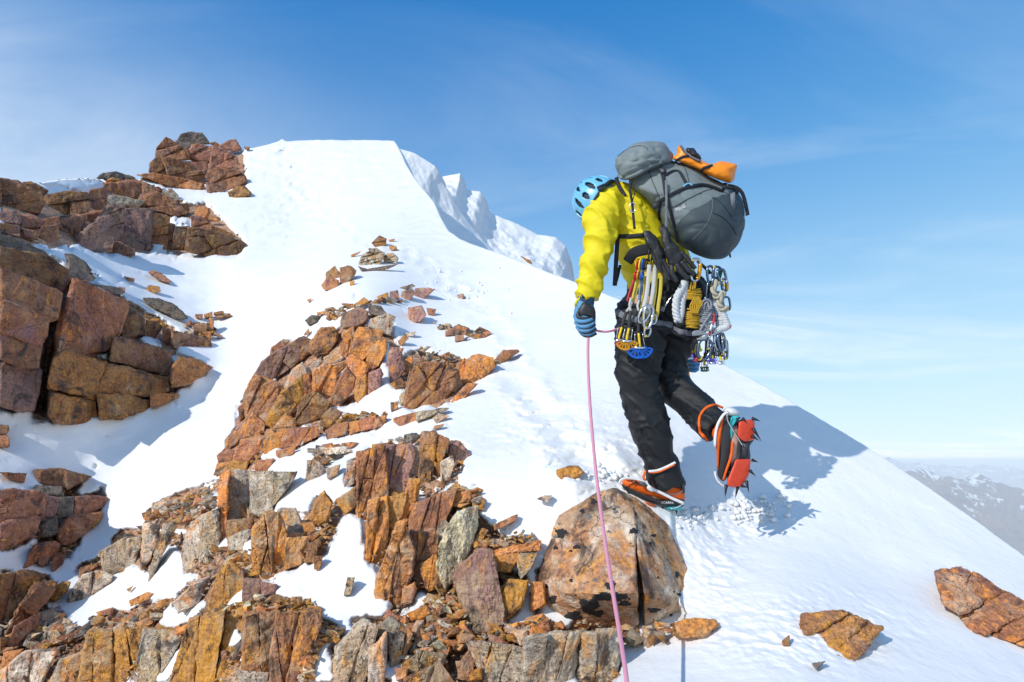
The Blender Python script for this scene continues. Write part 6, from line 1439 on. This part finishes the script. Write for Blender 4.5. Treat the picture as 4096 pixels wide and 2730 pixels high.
cam((520, 670), (530, 800), (525, 1060), (540, 1240), 132, (BLUA, BLUA), 'camming device with blue lobes, lowest of the left cams', S3 - .004, angs=((55, 165), (5, 100)))
# right-hand bundle
R3 = 2.86
carabiner(1210, 305, 105, 270, 6, R3 - .03, SILV, 'silver locking carabiner with orange sleeve beside the black gloves', sleeve=GOLDA, r=0.0062)
carabiner(1395, 370, 80, 220, -4, R3, BALL, 'blue grey carabiner at the left of the right gear loop', r=0.006)
carabiner(1465, 350, 90, 170, 10, R3 + .01, BALL, 'dark carabiner with green sleeve on the right gear loop', sleeve=GRNA, r=0.006)
carabiner(1535, 390, 90, 190, -16, R3, BALL, 'blue grey carabiner at the top right of the bundle', r=0.006)
carabiner(1560, 490, 60, 150, -4, R3 + .01, BALL, 'carabiner with orange sleeve at the right edge of the bundle', sleeve=GOLDA, r=0.006)
carabiner(1590, 710, 80, 160, -12, R3 + .01, BALL, 'blue grey carabiner beside the cream knot', r=0.005)
carabiner(1315, 1260, 150, 240, 12, R3 - .02, BALL, 'large blue grey carabiner at the bottom of the striped coil', r=0.0085)
carabiner(1405, 1170, 80, 180, 18, R3 - .01, SILV, 'silver carabiner right of the striped coil loops', r=0.0055)
carabiner(1530, 1190, 80, 230, -10, R3, BALL, 'blue grey carabiner near the lower right of the bundle', r=0.007)
carabiner(1568, 1260, 60, 230, -4, R3 + .01, BALL, 'yellow taped carabiner, lowest at the right of the bundle', r=0.006)
carabiner(1370, 560, 50, 230, 8, R3, BALL, 'slim grey carabiner above the striped coil', r=0.006)
def braid(rows, R, r, mat, label, d, turns=5, strands=3, z='3', n=110, name='cord'):
    C_ = crom(zr(z, [(x, y, d) for x, y in rows]), n); w = P(C_[:, 0], C_[:, 1], C_[:, 2]); tn = np.gradient(w, axis=0); tn /= np.linalg.norm(tn, axis=1)[:, None]
    m = MB(); Rm = R / ZT[z][2] * d / FPX; rm = r / ZT[z][2] * d / FPX
    for s in range(strands):
        pts = []
        for i in range(n):
            a = 2 * math.pi * (turns * i / n + s / strands); b = w[i] / np.linalg.norm(w[i]); b = b - tn[i] * np.dot(b, tn[i]); c = np.cross(tn[i], b); pts.append(w[i] + c * Rm * math.cos(a) + b * Rm * math.sin(a))
        m.add(sweep(np.array(pts), rm, seg=7, ref=None))
    return tag(m.build(name, mat, None), label, 'cord')
braid([(1085, 440), (1050, 520), (985, 640), (975, 800), (1000, 925)], 24, 23, CORDW, 'white twisted rope chain hanging below the black gloves, left strand', R3 - .04, 4)
braid([(1085, 450), (1080, 560), (1050, 700), (1040, 820), (1010, 925)], 22, 21, CORDW, 'white twisted rope chain hanging below the black gloves, right strand', R3 - .03, 4)
braid([(1480, 440), (1430, 530), (1460, 620), (1540, 590), (1500, 680), (1520, 760), (1600, 770)], 20, 22, CORDC, 'cream coloured knotted cord at the right of the bundle', R3 - .02, 3, 2)
braid([(1520, 780), (1560, 880), (1590, 980), (1500, 1020), (1430, 1050)], 24, 22, CORDW, 'white and grey twisted cord at the lower right of the bundle', R3 - .005, 5)
braid([(1470, 700), (1510, 820), (1560, 900)], 22, 20, CORDW, 'short white and grey cord below the cream knot', R3, 3)
def coil(cx, cy, w, h, n_, r, mat, label, d, z='3', vert=0, seed=0, loops=()):
    rd_ = random.Random(seed); m = MB()
    for i in range(n_):
        y = cy - h / 2 + h * (i + 0.5) / n_; ww = w * (0.85 + 0.2 * math.sin(math.pi * (i + .5) / n_)) / 2; sl = rd_.uniform(-14, 14); pts = []
        for t in np.linspace(0, 2 * math.pi, 20, endpoint=False): pts.append((cx + ww * math.cos(t), y + sl * math.cos(t) + rd_.uniform(-2, 2), d - 0.022 * math.sin(t) - (0.002 if i % 2 else 0)))
        m.add(sweep(P(*np.array([q[:3] for q in zr(z, pts)]).T), r, closed=True, seg=6))
    e = m.build('cord_coil', mat, None); tag(e, label, 'cord coil')
    for L in loops:
        pp = crom(zr(z, [(a, b, d - 0.03) for a, b in L]), 22); MB().add(sweep(P(pp[:, 0], pp[:, 1], pp[:, 2]), r, seg=7)).build('loop', mat, e)
    return e
coil(1180, 600, 200, 130, 7, 0.0042, CORDG, 'upper wraps of the golden cord coil', R3 - .02, seed=1, loops=[[(1190, 450), (1180, 540)], [(1160, 450), (1150, 540)], [(1210, 450), (1205, 530)]] + [[(1200 + k * 14, 640), (1150 + k * 26, 740), (1170 + k * 16, 830)] for k in range(5)] + [[(1225, 640), (1290, 700), (1240, 790)], [(1240, 620), (1275, 690), (1220, 780)]])
coil(1180, 890, 165, 230, 12, 0.0040, CORDG, 'lower wraps of the golden cord coil', R3 - .015, seed=2)
coil(1335, 880, 175, 330, 14, 0.0052, CORDS, 'grey striped cord coil right of the golden coil', R3 - .01, seed=3, loops=[[(1290, 760), (1300, 690), (1350, 660), (1400, 700), (1395, 780)], [(1310, 780), (1325, 715), (1360, 700), (1380, 790)], [(1270, 900), (1350, 990), (1380, 1040)], [(1400, 820), (1310, 960), (1270, 1030)]]
     + [[(1180, 1080), (1200, 1050 + k * 10), (1290 + k * 12, 1050 + k * 6), (1350 - k * 4, 1110), (1310 - k * 20, 1140)] for k in range(5)])
coil(1530, 950, 130, 160, 7, 0.005, CORDW, 'white and grey cord coil at the right of the bundle', R3 + .015, seed=4)
# darker runners that fill the right-hand bundle
for rows_, mt, hw_, lb in (([(1375, 470), (1350, 620), (1345, 760)], STRAP, 22, 'black runner above the striped coil'), ([(1400, 560), (1420, 700), (1440, 900)], BALL, 16, 'grey wire loop behind the striped coil'),
        ([(1480, 560), (1450, 720), (1470, 860)], WEBB, 20, 'blue grey runner beside the cream knot'), ([(1440, 1060), (1450, 1160), (1440, 1290)], STRAP, 22, 'black runner below the cord coils'),
        ([(1500, 1080), (1510, 1200), (1500, 1330)], STRAP, 18, 'thin black runner near the silver cam'), ([(1350, 1120), (1345, 1250), (1340, 1350)], STRAP, 18, 'black sling inside the big blue grey carabiner'),
        ([(1240, 200), (1320, 270), (1380, 330)], STRAP, 20, 'dark gear loop running to the right bundle'), ([(1540, 1060), (1560, 1120), (1550, 1180)], WEBY, 14, 'short yellow runner at the right of the bundle')):
    sling(rows_, hw_, mt, lb, R3 + .004)
carabiner(1425, 1290, 70, 210, 4, R3 - .006, BALL, 'dark carabiner in the middle of the lower bundle', r=0.006)
carabiner(1475, 1180, 60, 180, -8, R3 + .004, SILV, 'silver carabiner in the middle of the lower bundle', r=0.005, tape=False)
carabiner(1440, 480, 60, 170, 12, R3 - .006, BALL, 'blue grey carabiner just left of the cream knot', r=0.0055, tape=False)
carabiner(1375, 700, 70, 170, -14, R3 - .004, BALL, 'grey carabiner at the top of the striped coil', r=0.0055, tape=False)
# black spare gloves
def spare(outline, fingers, d, label):
    e = empty('glove', V(*zr('3', [(outline[0][0], outline[0][1], d)])[0][:3])); tag(e, label, 'glove'); x0, y0, k = ZT['3']
    h = MB().add(pillow([(x0 + a / k, y0 + b / k) for a, b in outline], d, 0.03, 0.02, n=44, rings=8, pw=2.5)).build('hand', LEA, e); displace(h, lambda p: 0.009 * fbm(p * 26, 3))
    for f_, r in fingers: 
        o = MB().add(finger('3', f_, r, d - 0.012)).build('finger', LEA, e); displace(o, lambda p: 0.0025 * pnoise(p * 70))
    return e
spare([(560, -140), (640, -180), (760, -60), (840, 60), (840, 200), (800, 330), (760, 280), (700, 100), (640, 0)], [([(790, 200), (850, 330), (900, 430)], 30), ([(820, 180), (900, 330), (975, 450)], 32), ([(740, 150), (770, 260), (800, 330)], 24), ([(830, 260), (850, 380), (860, 450)], 26), ([(700, 60), (720, 180), (760, 280)], 24)], 2.82, 'black spare glove hanging on the left, cuff over the hip belt')
spare([(760, -230), (870, -220), (900, -60), (1040, 60), (1090, 160), (1030, 260), (900, 260), (850, 100), (800, -60)], [([(1040, 90), (1130, 190), (1210, 290)], 32), ([(1040, 200), (1120, 300), (1200, 360)], 36), ([(980, 230), (1040, 330), (1130, 410)], 38), ([(930, 240), (930, 340), (990, 450)], 32), ([(880, 0), (980, 60), (1060, 120)], 26)], 2.805, 'black spare glove with curled fingers reaching the locking carabiner')
# cams and nuts at the lower right
cam(None, (1410, 1180), (1412, 1330), (1418, 1425), 52, (VIOA, VIOA), 'small camming device with violet blue lobes at the bottom of the bundle', R3 - .01, angs=((-200, 20), (-190, 10)))
cam(None, (1330, 1300), (1330, 1400), (1320, 1460), 72, (GRNA, GRNA), 'camming device with dark green lobes beside the axe hand', R3 + .01, angs=((10, 120), (50, 170)))
cam(None, (1490, 1140), (1505, 1340), (1520, 1430), 42, (SILV, SILV), 'small camming device with silver lobes, right of the violet one', R3, angs=((-180, 20), (-160, 40)))
nt_ = MB()
for k in range(5): nt_.add(line_px(zr('3', [(1225 - k * 6, 1120, R3 + .01), (1205 - k * 9, 1230, R3 + .01), (1180 + k * 10, 1350, R3 + .01)]), 0.0013, n=6))
nu = nt_.build('wired_nuts', STEEL, None); tag(nu, 'bunch of wired nuts on dark wires at the left of the lower bundle', 'climbing nuts')
MB().add(slab(z3("1160,1325 1195,1325 1195,1360 1158,1360"), R3, 0.012)).build('nut', VIOA, nu); MB().add(slab(z3("1185,1360 1250,1350 1250,1420 1190,1410"), R3 + .01, 0.014)).build('nut', PNKA, nu); MB().add(slab(z3("1250,1340 1310,1350 1300,1420 1250,1420"), R3 + .015, 0.014)).build('nut', STEEL, nu)
qd = MB().add(line_px(zr('3', [(1435, 830, R3 - .03), (1432, 920, R3 - .03), (1405, 1020, R3 - .03), (1370, 1090, R3 - .03)]), 0.006, n=16, rb=0.003)).build('red_sling', WEBR, None); tag(qd, 'narrow orange red sling beside the grey striped coil', 'sling')
MB().add(line_px(zr('3', [(1415, 960, R3 - .035), (1385, 1040, R3 - .035)]), 0.009, n=6)).build('clip', SILV, qd)
rt_ = MB().add(slab(z3("1600,930 1650,970 1640,1010 1600,1020 1585,960"), R3 + .01, 0.01)).build('red_tab', REDP, None); tag(rt_, 'small red plastic tab sticking out of the white cord coil', 'tab')
# ice axe in the right hand
ax = empty('ice_axe', V(*zr('3', [(1100, 1560, 3.22)])[0][:3])); tag(ax, 'ice axe with orange shaft held in the right hand behind the legs', 'ice axe')
MB().add(tube_px(zr('3', [(1095, 1430, 3.225, 28, 14), (1110, 1560, 3.225, 30, 14), (1130, 1680, 3.225, 31, 14), (1150, 1900, 3.24, 31, 14)]), 14, 12, power=4)).build('shaft', ORG, ax)
MB().add(tube_px(zr('3', [(1060, 1400, 3.2, 8), (1110, 1375, 3.2, 16), (1180, 1368, 3.2, 14), (1250, 1385, 3.2, 8)]), 12, 8)).build('head', SILV, ax)
# rope
R_ = crom([(x * K, y * K, d) for x, y, d in [(1357, 752, 2.85), (1352, 770, 2.84), (1351, 830, 2.78), (1355, 920, 2.66), (1362, 1010, 2.52), (1371, 1100, 2.40), (1384, 1200, 2.24), (1400, 1310, 2.06), (1418, 1420, 1.88), (1434, 1520, 1.72), (1446, 1600, 1.62), (1480, 1760, 1.45), (1560, 2000, 1.25)]], 120)
rp_ = MB().add(sweep(P(R_[:, 0], R_[:, 1], R_[:, 2]), 0.0066, seg=12)).build('rope', ROPEP, None); tag(rp_, 'pink braided climbing rope hanging from the left glove to the bottom of the picture', 'rope')
R_ = crom([(x * K, y * K, d) for x, y, d in [(1362, 758, 2.87), (1380, 762, 2.87), (1400, 762, 2.88), (1425, 754, 2.92), (1450, 740, 2.98)]], 30)
MB().add(sweep(P(R_[:, 0], R_[:, 1], R_[:, 2]), 0.0052, seg=10)).build('rope_tail', ROPEP, rp_)
# snow clods kicked up round the feet
rc = random.Random(5); cl_ = MB()
for i in range(300):
    if i < 120: x, y = rc.gauss(1730, 40), rc.gauss(1170, 14)
    elif i < 190: x, y = rc.gauss(1590, 25), rc.gauss(1185, 14)
    elif i < 240: x, y = rc.gauss(1390, 30), rc.gauss(1095, 12)
    else: x, y = rc.gauss(1080, 60), rc.gauss(670, 26)
    x *= K; y *= K; dd = D1(x, y) * 0.978; r = rc.choice([3, 4, 6, 9, 14]) * dd / FPX * (0.6 if i >= 240 else 1); c = P(x, y, dd)
    vv = []; a = 6; b = 5
    for j in range(b + 1):
        for k in range(a): th = math.pi * j / b; ph = 2 * math.pi * k / a; q = r * rc.uniform(0.75, 1.15); vv.append(c + np.array([q * math.sin(th) * math.cos(ph), q * math.sin(th) * math.sin(ph), q * 0.8 * math.cos(th)]))
    cl_.add((vv, [(j * a + k, j * a + (k + 1) % a, (j + 1) * a + (k + 1) % a, (j + 1) * a + k) for j in range(b) for k in range(a)]))
tag(cl_.build('snow_clods', SNOW, None), 'loose snow crumbs kicked up around the boots and footprints', 'snow', kind='stuff')
